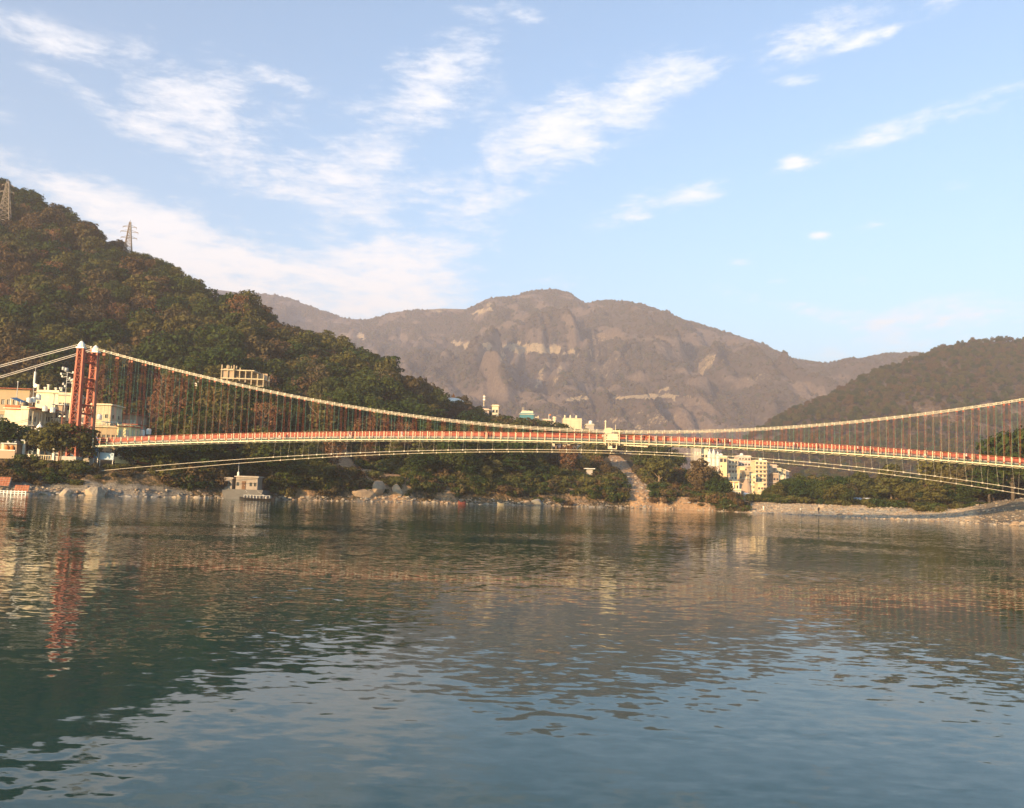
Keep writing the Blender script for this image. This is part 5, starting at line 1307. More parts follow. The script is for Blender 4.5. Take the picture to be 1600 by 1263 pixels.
for s_ in (0, 1): mb = MB(); mb.box((h['_w'] / 2 + .6 + s_ * 1.5, 2, h['_h'] / 2 - .5), (.35, .5, h['_h'] + .6)); mb.build('stair_post', MATS['pale_cream'], h)
for f in range(3): mb = MB(); mb.box((h['_w'] / 2 + 1.3, 2, h['_h'] * (f + .8) / 3), (2.2, 2.6, .3)); mb.build('stair_landing', MATS['pale_cream'], h)
P = at(827, 646.5, 391); tank(P[0], 391, P[2] + .2, 'big black tank on top of the teal house', 'tank_black', 1.1, 1.8)
P = at(816, 648, 390); tank(P[0], 390, P[2] + .1, 'white round tank at the left of the teal house roof', 'tank_white', .7, 1.2)
o = pole(817, 636, 647, 390, 'spindly aerial on the teal house roof', 'cream_steel', .07, 'aerial', 'aerial'); mb = MB(); [mb.box((0, 0, o['_h'] * f), (1.2, .06, .06)) for f in (.6, .75, .9)]; mb.build('arms', MATS['cream_steel'], o)
house('pink_house', 'long low pinkish house right of the teal house', 'house', 841, 861, 657, 392, 7, lz(850, 392) - 1, 'pink_plaster', 2, 4, 'left', 1, (1.1, 1.3), 'dark', ledge='pale_cream', roofmat='pale_cream', over=.5)
o = pole(857.5, 647, 656, 394, 'white flagpole on the pinkish house', 'cap_white', .1, 'flagpole', 'pole'); mb = MB(); mb.box((.5, 0, o['_h'] - .4), (.9, .04, .6)); mb.build('flag', MATS['cloth_orange'], o)
house('stair_tower', 'little cream stair tower between the pink and the cream houses', 'house', 864, 868, 653.5, 393, 3, lz(866, 393) - 1, 'pale_cream', 3, 1, 'left', 1, (.8, 1.4), 'dark', roofmat='pale_cream', over=.4)
h = house('cream_hotel', 'flat roofed cream building with five dark windows on the ridge', 'building', 880, 909, 657, 390, 8, lz(895, 390) - 1.5, 'cream_paint', 2, 5, 'left', 2, (1.1, 1.5), 'dark', ledge='pale_cream', roofmat='pale_cream', over=.15, parapet=.8)
for f in (-.42, -.12, .2): mb = MB(); mb.box((f * h['_w'], 1, h['_h'] + 1.3), (.6, .6, 2.2)); mb.build('roof_post', MATS['pale_cream'], h)
mb = MB(); mb.box((-h['_w'] / 2 - 1.6, 2, h['_h'] * .62), (3.2, 4, 1.6)); mb.build('porch', MATS['pale_cream'], h)
house('grey_roof_house', 'small house with grey upper storey beside the cream building', 'house', 916, 928, 664.5, 386, 7, lz(922, 386) - 1.5, 'grey_plaster', 2, 2, 'left', 1, (1, 1.2), 'pale', ledge='cap_white', roofmat='pale_cream', over=.4)
P = at(923, 664, 387); tank(P[0], 388, P[2] + .3, 'cream box tank on the house with grey upper storey', 'tank_white', .9, 1.7)
o = pole(946, 660, 672, 380, 'pale chimney like mast behind the name board', 'cream_steel', .3, 'mast', 'mast'); mb = MB(); mb.lathe((0, 0, o['_h']), [(.4, 0), (.5, .3), (.3, .8)], 8); mb.build('cap', MATS['cream_steel'], o)
# small shelters on the landslide and the bank
house('tin_hut', 'tiny white hut with blue edge at the foot of the landslide', 'hut', 947, 957, 768, 240, 2.2, lz(952, 240) - .4, 'white_paint', 1, 2, 'right', 1, (.5, .7), 'dark', roofmat='cap_white', over=.5, parapet=0)
house('tin_hut', 'pinkish shack below left of the tiny white hut', 'hut', 934, 944, 776, 235, 2.4, lz(939, 235) - .4, 'pink_plaster', 1, 2, 'right', 1, (.6, .8), 'dark', roofmat='rust_sheet', over=.4, parapet=0)
house('tin_hut', 'lone shack with white sheet roof halfway up the wooded bank', 'hut', 917, 926, 733, 256, 2.5, lz(921, 256) - .2, 'grey_plaster', 1, 2, 'right', 1, (.6, .8), 'dark', roofmat='cap_white', over=.7, parapet=0)
house('cliff_house', 'grey and cream cliff top building seen under the deck left of the white spires', 'building', 1084, 1096, 699, 345, 6, lz(1090, 345) - 1, 'grey_plaster', 3, 3, 'left', 1, (.7, 1.4), 'shut', roofmat='pale_cream', over=.3)
house('cliff_house', 'cream cliff top building next to the white spires', 'building', 1097, 1106, 702, 347, 6, max(2, lz(1101, 347)) - 1, 'pale_cream', 3, 2, 'left', 1, (.8, 1.2), 'dark', ledge='cap_white', roofmat='pale_cream', over=.4)
for px, y0, y1, lb in ((1108.5, 703, 712, 'left of the three white temple spires'), (1115, 701, 713, 'tallest and middle of the three white temple spires'), (1121.5, 707, 714, 'right and lowest of the three white temple spires')):
    A = at(px, y1, 440); B = at(px, y0, 440); h = B[2] - A[2]; o = thing('temple_spire', lb, 'spire', (A[0], 440, A[2] - 10), 0, 'white spires on the cliff town')
    mb = MB(); mb.lathe((0, 0, 0), [(1.0, 0), (1.0, 10), (.95, 10 + h * .3), (.6, 10 + h * .65), (.25, 10 + h * .9)], 8); mb.build('body', MATS['white_paint'], o)
    mb = MB(); mb.lathe((0, 0, 10 + h * .9), [(.4, 0), (.45, .2), (.1, .5), (.02, 1.1)], 8); mb.build('finial', MATS['cap_white'], o)

# --- the ashram town across the bend
FY = 480.0; FZ = 3.0
def fhouse(*a, **k): k.setdefault('group', 'blocks of the far bank town'); k.setdefault('panes', True); return house(*a, **k)
fhouse('cliff_block', 'tall bright cream block at the left of the far town with wide top openings', 'building', 1107, 1136, 714, 480, 10, FZ, 'yellow_cream', 7, 5, 'right', 3, (.75, .9), 'wood', ledge=None, roofmat='cap_white', big=(6,), over=.5, skip={(f, q) for f in range(6) for q in range(5) if (f * 3 + q * 2) % 5 in (0, 3, 4)})
fhouse('balcony_block', 'cream block of stacked balconies just right of the tallest bright block', 'building', 1138, 1153, 719, 492, 10, FZ, 'cream_paint', 8, 3, 'right', 2, (1.1, 1.4), 'dark', ledge='white_paint', roofmat='cap_white', balcony=[(f, 0, 1) for f in range(3, 8)], over=.3)
fhouse('balcony_block', 'white block with pink ledges in the middle of the far town', 'building', 1154, 1173, 713.5, 500, 10, FZ, 'pink_plaster', 8, 4, 'right', 2, (1.0, 1.2), 'dark', ledge='cap_white', roofmat='cap_white', balcony=[(f, .1, .9) for f in range(3, 7)], over=.4)
fhouse('balcony_block', 'eight storey cream block with dark verandas at the right of the far town', 'building', 1180, 1198, 721, 478, 10, FZ, 'yellow_cream', 9, 3, 'right', 2, (1.6, 1.2), 'wood', ledge='white_paint', roofmat='cap_white', balcony=[(f, 0, 1) for f in range(2, 9)], over=.3)
fhouse('narrow_block', 'narrow grey brown tower block behind the right end of the far town', 'building', 1199, 1207, 727, 492, 8, FZ, 'brown_plaster', 8, 1, 'right', 1, (1.0, 1.4), 'pale', ledge=None, roofmat='concrete', over=.2)
for i, (x0, x1, yt, Y, wm, lb) in enumerate(((1206, 1214, 728, 505, 'pink_plaster', 'topmost of the small stepped houses right of the tower block'), (1212, 1221, 733, 498, 'cream_paint', 'cream stepped house with white ledges near the right end of the town'), (1208, 1217, 741, 486, 'brown_plaster', 'brown stepped house low beside the grey brown tower block'), (1219, 1228, 735, 500, 'beige_paint', 'tan stepped house second from the right end of the town'), (1216, 1225, 744, 488, 'pale_cream', 'pale stepped house lowest above the grove'), (1226, 1233, 737, 506, 'pink_plaster', 'rightmost small house of the far town'))):
    fhouse('stepped_house', lb, 'house', x0, x1, yt, Y, 7, FZ, wm, max(3, int((762 - yt) / 5.5)), 2, 'left', 1, (1.1, 1.2), 'dark', ledge='cap_white', roofmat='pale_cream', over=.6, balcony=[(2, 0, 1)])
for i, (x0, x1, yt, Y, wm, nf, lb) in enumerate(((1156, 1164, 731, 474, 'yellow_cream', 5, 'slim yellow house standing forward of the white block with pink ledges'), (1163, 1171, 737, 468, 'tan_and_shade_paint', 4, 'tan house right of the slim yellow one, above the grey temple'), (1142, 1152, 742, 462, 'cream_paint', 4, 'cream house above the roof of the yellow villa'), (1173, 1182, 730, 486, 'beige_paint', 6, 'beige house wedged left of the eight storey block'), (1130, 1141, 748, 458, 'pink_plaster', 3, 'pinkish house low at the left of the yellow villa'), (1184, 1193, 756, 452, 'yellow_cream', 2, 'low cream house in front of the eight storey block'))):
    fhouse('stepped_house', lb, 'house', x0, x1, yt, Y, 6, FZ, wm, nf, 2, 'right', 1, (1.0, 1.1), 'wood', ledge='cap_white', roofmat='pale_cream', over=.5, balcony=[(q, 0, 1) for q in range(1, nf)])
for px, py, Y, lb in ((1114, 712, 484, 'roof tank on the left of the tallest bright block'), (1128, 711.5, 484, 'roof tank on the right of the tallest bright block'), (1160, 711, 503, 'roof tank on the white block with pink ledges'), (1190, 718.5, 481, 'roof tank on the eight storey block')):
    P = at(px, py + 2, Y); tank(P[0], Y + 2, P[2], lb, 'tank_white', 1.0, 1.8)
v = fhouse('yellow_villa', 'yellow villa with red roof band and white columns below the far town', 'villa', 1140, 1155, 754, 440, 8, 3.0, 'yellow_paint', 2, 3, 'right', 2, (.9, 1.6), 'dark', ledge='red_band', roofmat='red_band', over=.7)
for x in (-.42, -.1, .42): mb = MB(); mb.box((x * v['_w'], -.7, v['_h'] / 2), (.4, .4, v['_h'])); mb.build('column', MATS['cap_white'], v)
fhouse('terrace_house', 'cream terraced house on the water side of the yellow villa', 'house', 1145, 1158, 766, 425, 6, 1.5, 'pale_cream', 2, 3, 'right', 1, (.8, 1.1), 'dark', ledge='pale_cream', roofmat='pale_cream', over=.5)
fhouse('wing_house', 'bright cream wing with an outside stair left of the eight storey block', 'building', 1170, 1181, 742, 470, 7, FZ, 'yellow_cream', 5, 2, 'right', 1, (.8, 1.0), 'dark', ledge='cap_white', roofmat='cap_white', over=.4)
P = at(1166, 775, 432); o = thing('grey_temple', 'grey brown domed temple tower in front of the far town', 'temple', (P[0], 432, 1.5)); zt = at(1166, 748, 432)[2] - 1.5
mb = MB(); mb.lathe((0, 0, 0), [(2.9, 0), (2.9, zt * .35), (2.7, zt * .5), (2.1, zt * .72), (1.1, zt * .9), (.3, zt)], 12); mb.build('tower', MATS['brown_plaster'], o)
for k in range(12): mb = MB(); a = 2 * PI * (k + .5) / 12; mb.box((2.85 * math.cos(a), 2.85 * math.sin(a), zt * .2), (.25, .3, zt * .38), 0, a); mb.build('rib', MATS['beige_paint'], o)
mb = MB(); mb.lathe((0, 0, zt), [(.5, 0), (.55, .25), (.1, .7), (.02, 1.4)], 8); mb.build('finial', MATS['cream_steel'], o)
fhouse('side_temple', 'tan columned hall between the yellow villa and the grey temple tower', 'hall', 1155, 1163, 757, 446, 5, 2.0, 'beige_paint', 2, 3, 'right', 1, (.6, 1.6), 'pale', ledge='pale_cream', roofmat='red_band', over=.4)
P = at(1167, 776, 415); o = thing('canopy', 'small white boat shaped canopy with a red ridge below the grey temple', 'canopy', (P[0], 415, 1.5)); zt = at(1167, 772, 415)[2] - 1.5
mb = MB(); mb.tube([(-1.6, 0, zt + .3), (-.9, 0, zt), (.9, 0, zt), (1.6, 0, zt + .3)], [.2, .7, .7, .2], 8); mb.build('roof', MATS['cap_white'], o); mb = MB(); mb.box((0, 0, zt + .75), (2.0, .3, .2)); mb.build('ridge', MATS['red_band'], o)
for x in (-.8, .8): mb = MB(); mb.box((x, 0, zt / 2), (.2, .2, zt)); mb.build('post', MATS['cap_white'], o)

# --- sheds in the grove on the right
def shed(label, px0, px1, yt, yb, Y, roofm, wallm='grey_plaster'):
    a = px_to_a((px0 + px1) / 2); zb = float(right_z(np.array([a]), np.array([Y]))[0]) - .1
    A = at(px0, yt, Y); B = at(px1, yt, Y); w = B[0] - A[0]; h = max(1.6, A[2] - zb)
    o = thing('shed', label, 'shed', ((A[0] + B[0]) / 2, Y, zb), 0, 'sheds among the trees of the right bank')
    for x in (-.48, 0, .48):
        for y in (0, 2.6): mb = MB(); mb.box((x * w, y, h / 2), (.14, .14, h)); mb.build('post', MATS['brown_wood'], o)
    mb = MB(); mb.add([(-w / 2 - .3, -.5, h), (w / 2 + .3, -.5, h), (w / 2 + .3, 3.1, h + .5), (-w / 2 - .3, 3.1, h + .5), (-w / 2 - .3, -.5, h + .1), (w / 2 + .3, -.5, h + .1), (w / 2 + .3, 3.1, h + .6), (-w / 2 - .3, 3.1, h + .6)], [(3, 2, 1, 0), (4, 5, 6, 7), (0, 1, 5, 4), (1, 2, 6, 5), (2, 3, 7, 6), (3, 0, 4, 7)]); mb.build('roof', MATS[roofm], o)
    mb = MB(); mb.box((.15 * w, 2.6, h * .45), (w * .65, .1, h * .9)); mb.build('wall', MATS[wallm], o)
shed('open shed with pale blue roof behind the gravel beach', 1337, 1350, 785, 791, 240, 'pale_blue_sheet', 'dark_wood'); shed('white roofed shed standing just right of the pale blue one', 1358, 1370, 786, 791, 236, 'cap_white', 'blue_sheet')
shed('white roof showing high between two dark trees of the grove', 1350, 1367, 761, 785, 262, 'cap_white'); shed('grey roofed shack low in the dark gap right of the big tree', 1455, 1476, 778, 790, 226, 'tin_grey', 'grey_plaster'); shed('bluish sheet shelter near the bush at the right', 1456, 1466, 772, 788, 240, 'blue_sheet')

# --- hero trees, shrubs and stones
def gz(px, Y):
    a = px_to_a(px); return lz(px, Y) if px < 1165 else float(right_z(np.array([a]), np.array([Y]))[0])
def hero(kind, px, Y, sc, label, var=0, squash=1.0, dz=0.0):
    P = at(px, 760, Y); return tree(kind, (P[0], Y, gz(px, Y) - .3 + dz), sc, random.uniform(0, 6.28), label, None, var, None, squash)
hero('olive_tree', 92, 175.5, .98, 'broad round olive brown tree in front of the left pylon foot', 1, 1.35); hero('olive_tree', 124, 177, .80, 'second rounded crown reaching right to the deck end', 0, 1.15)
hero('olive_tree', 66, 184, .72, 'small olive tree between the pavilion roof and the low tan house', 1, 1.2); hero('dark_tree', 14, 183, .80, 'dark tree in shade below the bright white house', 0, 1.15); hero('dark_tree', -14, 182, .85, 'dark tree cut by the left edge beside the small shrine', 3, 1.2); hero('dark_tree', 34, 186, .62, 'low dark tree right of the white house corner', 1, 1.3)
hero('dark_tree', 205, 184, .52, 'low dark tree under the town end of the deck', 0, 1.8); hero('dark_tree', 235, 184, .50, 'spreading dark tree below the red fronted shop', 2, 1.8); hero('dark_tree', 262, 185, .60, 'dark tree right of the sloping rock bank', 1, 1.5)
hero('dark_tree', 318, 188, .98, 'large dark tree left of the riverside hut', 2, 1.25); hero('dark_tree', 300, 190, .85, 'dark tree beside the rock bank behind the wind cables', 0, 1.2); hero('dark_tree', 425, 194, .95, 'dark tree close right of the riverside hut', 3, 1.2); hero('dark_tree', 448, 193, .85, 'second dark tree right of the riverside hut', 2, 1.1); hero('olive_tree', 487, 197, .80, 'olive tree standing over the shore right of the hut', 0, 1.2)
hero('olive_tree', 1392, float(shore(px_to_a(1392))) + 27, 1.18, 'big layered olive tree rising above the wind cables on the right', 2, 1.05); hero('olive_tree', 1300, float(shore(px_to_a(1300))) + 24, .70, 'round olive tree at the front of the grove with a pale trunk', 0, 1.15); hero('olive_tree', 1420, float(shore(px_to_a(1420))) + 26, .72, 'shorter olive tree leaning against the big layered one', 1, 1.1)
hero('dark_tree', 1582, float(shore(px_to_a(1582))) + 14, 1.85, 'tallest dark tree reaching above the deck at the right edge', 0, .9); hero('dark_tree', 1622, float(shore(px_to_a(1622))) + 16, 1.9, 'dark tree cut by the right edge of the photo', 3, .9); hero('olive_tree', 1465, float(shore(px_to_a(1465))) + 42, 1.42, 'tall olive tree behind the deck in the right grove', 3, 1.1); hero('olive_tree', 1510, float(shore(px_to_a(1510))) + 45, 1.5, 'brownish olive tree under the deck between the tall ones', 0, 1.0); hero('dark_tree', 1545, float(shore(px_to_a(1545))) + 34, 1.5, 'dark tree below the deck near the right edge', 2, 1.0)
hero('thin_tree', 180, 246, 1.0, 'tall thin russet tree with bare limbs above the pylons', 0, 1.1); hero('thin_tree', 262, 244, 1.25, 'large russet tree with pale forks behind the hanger rods', 0, 1.2); hero('thin_tree', 376, 284, 1.15, 'russet bare tree directly behind the unfinished building', 1, 1.0); hero('brown_tree', 244, 320, 1.2, 'brown tree with a long pale trunk high on the slope', 0, 1.0)
def growth_before(line, step, Y0, Y1, label):
    """low trees standing just below a row of buildings, as tall as the photograph shows them"""
    px = line[0][0]
    while px <= line[-1][0]:
        Y = random.uniform(Y0, Y1); zt = at(px, float(np.interp(px, [q[0] for q in line], [q[1] for q in line])) + random.uniform(-1.5, 2.5), Y)[2]
        sc = (zt - lz(px, Y)) / 9.2
        if .15 < sc < 1.6:
            kd = random.choice(('dark_tree', 'dark_tree', 'olive_tree', 'brown_tree'))
            hero(kd, px, Y, sc, KINDS_T[kd][1] + ' ' + label, None, random.uniform(1.0, 1.35))['group'] = KINDS_T[kd][1] + 's ' + label
        px += step * random.uniform(.8, 1.2)
growth_before([(346, 598), (378, 601), (412, 605)], 9, 246, 254, 'directly below the unfinished building')
growth_before([(684, 627), (698, 631), (726, 634), (745, 640)], 7, 352, 363, 'around the temple dome')
growth_before([(748, 648), (780, 648), (800, 658), (838, 660), (850, 660), (875, 663), (895, 671), (912, 673), (935, 675)], 8, 350, 364, 'below the ridge houses')
SH_G = 'shrubs along the river banks'
def shrubs(n, px0, px1, u0, u1, mats, s0, s1, label):
    for i in range(n):
        px = random.uniform(px0, px1); a = px_to_a(px); D = float(shore(a)) + random.uniform(u0, u1)
        if 335 < px < 420 and D < float(shore(a)) + 9: continue
        z = float((left_z if px < 1165 else right_z)(np.array([a]), np.array([D]))[0])
        shrub((a * D, D, z - .1), random.uniform(s0, s1), random.choice(mats), label, label.replace('shrub', 'shrubs', 1))
shrubs(44, -20, 130, 2.2, 8.5, ['leaf_brown', 'leaf_olive', 'leaf_dark'], .8, 1.5, 'dry shrub on the rocky bank below the pavilion')
shrubs(18, 118, 250, 4, 9, ['leaf_brown', 'leaf_olive'], .6, 1.1, 'low shrub on top of the sloping rock bank')
shrubs(10, 230, 335, 3, 8, ['leaf_dark', 'leaf_olive'], .8, 1.4, 'shrub between the rock bank and the riverside hut')
shrubs(120, 420, 950, 1.6, 7.5, ['leaf_brown', 'leaf_olive', 'leaf_olive', 'leaf_dark'], .6, 1.5, 'shrub at the foot of the wooded bank beyond the bridge')
shrubs(40, 1000, 1165, 3, 14, ['leaf_brown', 'leaf_olive', 'leaf_dark'], .6, 1.4, 'shrub on the low point right of the landslide')
shrubs(36, 1170, 1500, 19, 27, ['leaf_olive', 'leaf_dark', 'leaf_olive'], .9, 1.9, 'shrub along the back edge of the gravel beach')
shrubs(10, 1435, 1475, 15, 20, ['leaf_olive', 'leaf_dark'], 1.2, 1.7, 'rounded green shrub in the clump near the sand mound')
shrubs(12, 1480, 1660, 22, 30, ['leaf_dark'], .9, 1.6, 'dark shrub behind the shaded grey sand mound')
# the growth under the trees, past counting
US = [o for o in COL.objects if o.name.startswith('shrub')]
UD = []; seen_ = set()
for o in US:
    if o.data.name not in seen_: seen_.add(o.data.name); UD.append(o)
def under(name, a0, a1, zf, lo, hi, keep, n, s0, s1):
    P = []
    while len(P) < n:
        a = RNG.uniform(a0, a1); D = float(shore(a)) + lo + (hi - lo) * RNG.random() ** 1.5
        if not keep(a, D): continue
        P.append((a * D, D, float(zf(np.array([a]), np.array([D]))[0]) - .25))
    s = RNG.uniform(s0, s1, len(P)); gn_wood(name, P, np.column_stack([s, s, s * .85]), RNG.uniform(0, 6.28, len(P)), RNG.integers(0, len(UD), len(P)), UD)
def keep_l(a, D):
    u = D - float(shore(a))
    if a < px_to_a(262) or (px_to_a(335) < a < px_to_a(420) and u < 15): return False
    return bare(np.array([a]), np.array([D]), 5.0)[0] < .35
under('bank_undergrowth', px_to_a(262), px_to_a(1150), left_z, 4, 70, keep_l, 2600, .9, 2.3)
under('grove_undergrowth', px_to_a(1185), px_to_a(1700), right_z, 26, 70, lambda a, D: True, 420, .8, 1.8)
# stones
def rock_mesh(seed):
    bm = bmesh.new(); bmesh.ops.create_icosphere(bm, subdivisions=2, radius=1.0)
    g = random.Random(seed); ax = [(Vector((g.gauss(0, 1), g.gauss(0, 1), g.gauss(0, 1))).normalized(), g.uniform(.5, .85)) for _ in range(9)]
    for v in bm.verts:
        for d, k in ax:
            q = v.co.dot(d)
            if q > k: v.co -= d * (q - k) * .9
        v.co.z *= .72
    me = bpy.data.meshes.new('boulder'); bm.to_mesh(me); bm.free(); return me
ROCK = {}
for mt in ('boulder_pale', 'boulder_tan', 'boulder_grey'):
    for s in range(3):
        me = rock_mesh(s * 5 + len(ROCK)); me.materials.append(MATS[mt]); ROCK.setdefault(mt, []).append(me)
def boulder(px, u, sc, mt, label, group=None, var=None, stretch=(1, 1, 1), name='boulder'):
    a = px_to_a(px); D = float(shore(a)) + u; z = float((left_z if px < 1165 else right_z)(np.array([a]), np.array([D]))[0])
    m = random.choice(ROCK[mt]) if var is None else ROCK[mt][var]
    o = link(name, m, None, (a * D, D, max(z, -.15) + .12 * sc), random.uniform(0, 6.28), tuple(sc * q * random.uniform(.85, 1.15) for q in stretch))
    return tag(o, label, 'boulder', group)
boulder(104, -.4, 1.5, 'boulder_pale', 'big pale sunlit boulder in the water below the tilted poster', var=0, stretch=(1.1, 1, 1.2)); boulder(150, -.3, 2.0, 'boulder_pale', 'largest cracked pale boulder at the start of the sloping rock bank', var=1, stretch=(1.1, 1, 1.3)); boulder(158, .6, 1.7, 'boulder_tan', 'tan boulder leaning on the largest pale one', var=2, stretch=(1, 1, 1.3)); boulder(137, .8, 1.3, 'boulder_tan', 'tan rock left of the largest cracked boulder', var=0)
boulder(310, -.5, .95, 'boulder_pale', 'long pale boulder in the water left of the riverside hut', var=1, stretch=(1.7, 1, .8)); boulder(321, -.4, .62, 'boulder_pale', 'left of two upright pale stones near the riverside hut', var=0, stretch=(.7, .7, 1.6)); boulder(326.5, -.4, .62, 'boulder_pale', 'right of two upright pale stones near the riverside hut', var=2, stretch=(.7, .7, 1.6))
boulder(570, 2.2, 1.9, 'boulder_tan', 'wide tan boulder at the foot of the orange bank', var=0, stretch=(1.6, 1, .9)); boulder(590, 3.2, 2.2, 'boulder_tan', 'tall tan rock face right of the wide tan boulder', var=1, stretch=(1.2, 1, 1.5)); boulder(840, 1.4, 1.5, 'boulder_grey', 'rounded grey boulder under the ridge buildings at the waterline', var=2, stretch=(1.5, 1, 1)); boulder(824, 1.2, 1.1, 'boulder_tan', 'tan boulder left of the rounded grey one', var=0); boulder(620, 3.0, 1.6, 'boulder_tan', 'tan rock on the second orange bank', var=2, stretch=(1.2, 1, 1.5))
boulder(1283, 15, 1.0, 'boulder_pale', 'largest pale boulder at the back of the gravel beach', var=1); boulder(1312, 5, .9, 'boulder_tan', 'dark tan boulder alone near the waterline of the gravel beach', var=0, stretch=(1.5, 1, .8)); boulder(1165, 5, .75, 'boulder_grey', 'round grey boulder on the point below the yellow villa', var=2)
def stones(n, px0, px1, u0, u1, s0, s1, mats, label):
    for i in range(n): boulder(random.uniform(px0, px1), random.uniform(u0, u1), random.uniform(s0, s1) ** 1.0, random.choice(mats), label, label.replace('stone', 'stones', 1), stretch=(random.uniform(.9, 1.5), 1, random.uniform(.6, 1)), name='stone')
stones(24, 20, 300, -.9, .8, .3, .8, ['boulder_pale', 'boulder_grey'], 'stone at the foot of the rocky left bank')
stones(95, 430, 1010, -.8, 1.6, .22, .62, ['boulder_pale', 'boulder_pale', 'boulder_tan'], 'pale stone along the waterline beyond the bridge')
stones(36, 960, 1180, -.5, 7, .2, .65, ['boulder_pale', 'boulder_tan'], 'stone on the low point below the landslide')
stones(110, 1175, 1510, -.3, 17, .18, .6, ['boulder_pale', 'boulder_tan', 'boulder_grey'], 'stone scattered on the gravel beach')
stones(20, 1490, 1640, -.5, 5, .3, .8, ['boulder_pale', 'boulder_tan'], 'stone below the shaded grey sand mound')

# gravel past counting on the beach, along the waterline and on the landslide
RS = [o for o in COL.objects if o.name.startswith('stone')]; RD = []; seen_ = set()
for o in RS:
    if o.data.name not in seen_: seen_.add(o.data.name); RD.append(o)
def gravel(name, px0, px1, u0, u1, zf, n, s0, s1, keep=None, power=1.0):
    P = []; k = 0
    while len(P) < n and k < n * 40:
        k += 1; a = px_to_a(RNG.uniform(px0, px1)); D = float(shore(a)) + u0 + (u1 - u0) * RNG.random() ** power
        if keep and not keep(a, D): continue
        P.append((a * D, D, float(zf(np.array([a]), np.array([D]))[0]) + .02))
    P = np.array(P); P = P[P[:, 2] > -.2]; s = s0 + (s1 - s0) * RNG.random(len(P)) ** 3
    gn_wood(name, P, np.column_stack([s * RNG.uniform(.8, 1.5, len(s)), s, s * RNG.uniform(.6, 1.1, len(s))]), RNG.uniform(0, 6.28, len(P)), RNG.integers(0, len(RD), len(P)), RD)
gravel('beach_gravel', 1150, 1700, -1, 22, right_z, 4200, .07, .42)
gravel('shore_gravel', -30, 1165, -1.2, 2.2, left_z, 2600, .08, .5)
gravel('landslide_rubble', 900, 1110, 0, 108, left_z, 700, .12, .6, lambda a, D: bare(np.array([a]), np.array([D]))[0] > .45)

# --- people
def body_mesh(seed, pose):
    walk = .22 if pose == 'walk' else .05
    J = dict(pel=(0, 0, .95), chest=(0, .02, 1.28), neck=(0, .0, 1.46), head=(0, -.02, 1.60), crown=(0, -.01, 1.70),
             kl=(-.10, -walk * .8, .50), fl=(-.10, -walk + .06, .08), tl=(-.10, -walk - .10, .04), kr=(.10, walk * .3 - .03, .50), fr=(.10, walk + .02, .08), tr=(.10, walk - .13, .04),
             sl=(-.19, .02, 1.40), el=(-.25, .06 + walk * .3, 1.13), hl=(-.24, -.06 + walk * .4, .88), sr=(.19, .02, 1.40), er=(.25, .04 - walk * .4, 1.13), hr=(.24, -.10 - walk * .4, .92), hipl=(-.09, 0, .90), hipr=(.09, 0, .90))
    E = [('pel', 'chest'), ('chest', 'neck'), ('neck', 'head'), ('head', 'crown'), ('pel', 'hipl'), ('hipl', 'kl'), ('kl', 'fl'), ('fl', 'tl'), ('pel', 'hipr'), ('hipr', 'kr'), ('kr', 'fr'), ('fr', 'tr'), ('chest', 'sl'), ('sl', 'el'), ('el', 'hl'), ('chest', 'sr'), ('sr', 'er'), ('er', 'hr')]
    R = dict(pel=.15, chest=.16, neck=.06, head=.10, crown=.075, kl=.065, kr=.065, fl=.045, fr=.045, tl=.035, tr=.035, sl=.07, sr=.07, el=.045, er=.045, hl=.035, hr=.035, hipl=.10, hipr=.10)
    ks = list(J); me = bpy.data.meshes.new('skel'); me.from_pydata([J[k] for k in ks], [(ks.index(a), ks.index(b)) for a, b in E], [])
    o = bpy.data.objects.new('skel', me); COL.objects.link(o)
    md = o.modifiers.new('s', 'SKIN')
    for i, k in enumerate(ks):
        me.skin_vertices[0].data[i].radius = (R[k], R[k]); me.skin_vertices[0].data[i].use_root = (k == 'pel')
    sb = o.modifiers.new('u', 'SUBSURF'); sb.levels = 1
    dg = bpy.context.evaluated_depsgraph_get(); out = bpy.data.meshes.new_from_object(o.evaluated_get(dg)); bpy.data.objects.remove(o)
    out.name = 'person'
    return out
BODY = {p: body_mesh(1, p) for p in ('walk', 'stand')}
PERSONS = {}
def person_mesh(pose, top, legs):
    k = (pose, top, legs)
    if k not in PERSONS:
        me = BODY[pose].copy(); me.materials.clear()
        for m_ in ('skin', top, legs, 'hair_black'): me.materials.append(MATS[m_])
        idx = []
        for p in me.polygons:
            z = p.center.z; x = abs(p.center.x)
            idx.append(3 if (z > 1.63 or (z > 1.55 and p.center.y > .02)) else 0 if z > 1.47 or (x > .19 and z < .96) else 1 if z > .92 else 2 if z > .10 else 3)
        me.polygons.foreach_set('material_index', idx); me.polygons.foreach_set('use_smooth', [True] * len(idx)); PERSONS[k] = me
    return PERSONS[k]
def person(loc, rz, pose, top, legs, label, group):
    return tag(link('person', person_mesh(pose, top, legs), None, loc, rz, random.uniform(.95, 1.05)), label, 'person', group)
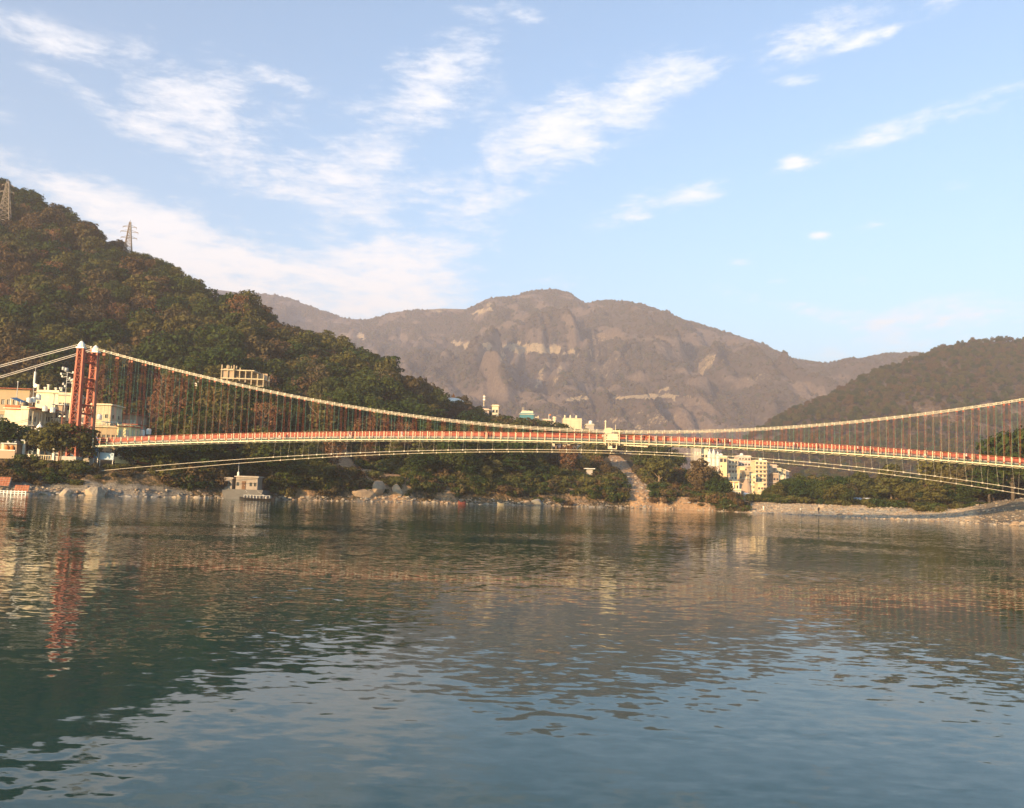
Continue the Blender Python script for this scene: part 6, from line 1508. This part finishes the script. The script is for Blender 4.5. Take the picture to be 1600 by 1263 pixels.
ppl = [(627, 'walk', 'cloth_white', 'cloth_white', 'person in white walking alone on the bridge left of the middle'), (757, 'walk', 'cloth_black', 'cloth_red', 'person in black and dark red near the low point of the rail'), (762, 'stand', 'cloth_red', 'cloth_black', 'person in a dark red top beside the one in black'), (942, 'walk', 'cloth_white', 'cloth_khaki', 'person in white just left of the name board'),
       (1006, 'walk', 'cloth_black', 'cloth_black', 'person all in black right of the name board'), (1013, 'walk', 'cloth_orange', 'cloth_khaki', 'person in orange following the one in black'), (1024, 'stand', 'cloth_white', 'cloth_white', 'person in bright white standing at the rail right of the name board'), (1038, 'walk', 'cloth_pink', 'cloth_black', 'person in pink top and black trousers'),
       (1087, 'walk', 'cloth_orange', 'cloth_black', 'person in orange walking ahead of the crowd'), (1097, 'stand', 'cloth_black', 'cloth_black', 'short dark figure left of the crowd'), (1111, 'stand', 'cloth_red', 'cloth_black', 'leftmost person of the crowd, in red'), (1115, 'walk', 'cloth_orange', 'cloth_red', 'person in orange inside the crowd'), (1118.5, 'stand', 'cloth_red', 'cloth_red', 'person all in red inside the crowd'), (1123, 'walk', 'cloth_black', 'cloth_blue', 'rightmost person of the crowd, in black and blue'),
       (1134, 'walk', 'cloth_black', 'cloth_black', 'dark figure right of the crowd'), (1141, 'stand', 'cloth_white', 'cloth_red', 'person in white top and red skirt right of the crowd'), (1241, 'walk', 'cloth_white', 'cloth_blue', 'person in white top above the far town end'), (1275, 'walk', 'cloth_white', 'cloth_khaki', 'person in white top and khaki trousers over the grove'), (1339, 'walk', 'cloth_white', 'cloth_black', 'person in white top and black trousers over the grove'),
       (1359, 'walk', 'cloth_black', 'cloth_black', 'person all in black over the grove'), (1418, 'stand', 'cloth_white', 'cloth_white', 'taller person in white near the big layered tree'), (1445, 'walk', 'cloth_khaki', 'cloth_white', 'person in khaki top right of the big layered tree'), (1507, 'walk', 'cloth_white', 'cloth_black', 'person in white top carrying on toward the right bank'), (1521, 'stand', 'cloth_khaki', 'cloth_khaki', 'person all in khaki nearest the right end'), (545, 'walk', 'cloth_pink', 'cloth_white', 'person in pink well left of the middle'), (437, 'walk', 'cloth_orange', 'cloth_white', 'person in orange and white over the riverside trees'), (365, 'stand', 'cloth_red', 'cloth_blue', 'person in red and blue nearest the town end')]
for px, pose, tp, lg, lb in ppl:
    s = on_bridge(px, 690, 0)[0]; w = random.uniform(-.8, .5)
    person(bridge_pt(s, w), B_RZ + random.choice((PI / 2, -PI / 2)) + random.uniform(-.4, .4), pose, tp, lg, lb + '', 'people crossing the bridge')
for px, u, tp, lg, lb in ((1131, 3, 'cloth_red', 'cloth_white', 'person in red on the stony point below the far town'), (1135, 3.6, 'cloth_orange', 'cloth_black', 'person in orange at the water among the stones of the point'), (1141, 3.2, 'cloth_white', 'cloth_red', 'person in white and red on the stony point'), (1148, 4, 'cloth_red', 'cloth_red', 'person in all red at the right of the group on the point'), (1193, 7, 'cloth_white', 'cloth_white', 'person in white alone on the left part of the gravel beach'), (1251, 5, 'cloth_white', 'cloth_khaki', 'person in white near the middle of the gravel beach'), (1279, 6, 'cloth_black', 'cloth_black', 'dark figure on the gravel beach')):
    a = px_to_a(px); D = float(shore(a)) + u; z = float((left_z if px < 1165 else right_z)(np.array([a]), np.array([D]))[0])
    person((a * D, D, z), random.uniform(0, 6.28), 'stand', tp, lg, lb, 'people on the far shore')

# trees that share a description: tell the members of small sets apart by their order
same = {}
for o in list(COL.objects):
    if o.parent is None and o.get('category') == 'tree': same.setdefault(o['label'], []).append(o)
NUM = {2: 'two', 3: 'three', 4: 'four', 5: 'five', 6: 'six', 7: 'seven'}; ORD = ['first', 'second', 'third', 'fourth', 'fifth', 'sixth', 'seventh']
for lab, os_ in same.items():
    n = len(os_)
    if not 2 <= n <= 7: continue
    os_.sort(key=lambda o: float(to_px(np.array(o.location))[0]))
    pl = lab.replace('tree ', 'trees ', 1)
    for i, o in enumerate(os_):
        w = 'leftmost' if i == 0 else 'rightmost' if i == n - 1 else 'middle one' if n == 3 else ORD[i] + ' from left'
        o['label'] = w + ' of ' + NUM[n] + ' ' + pl
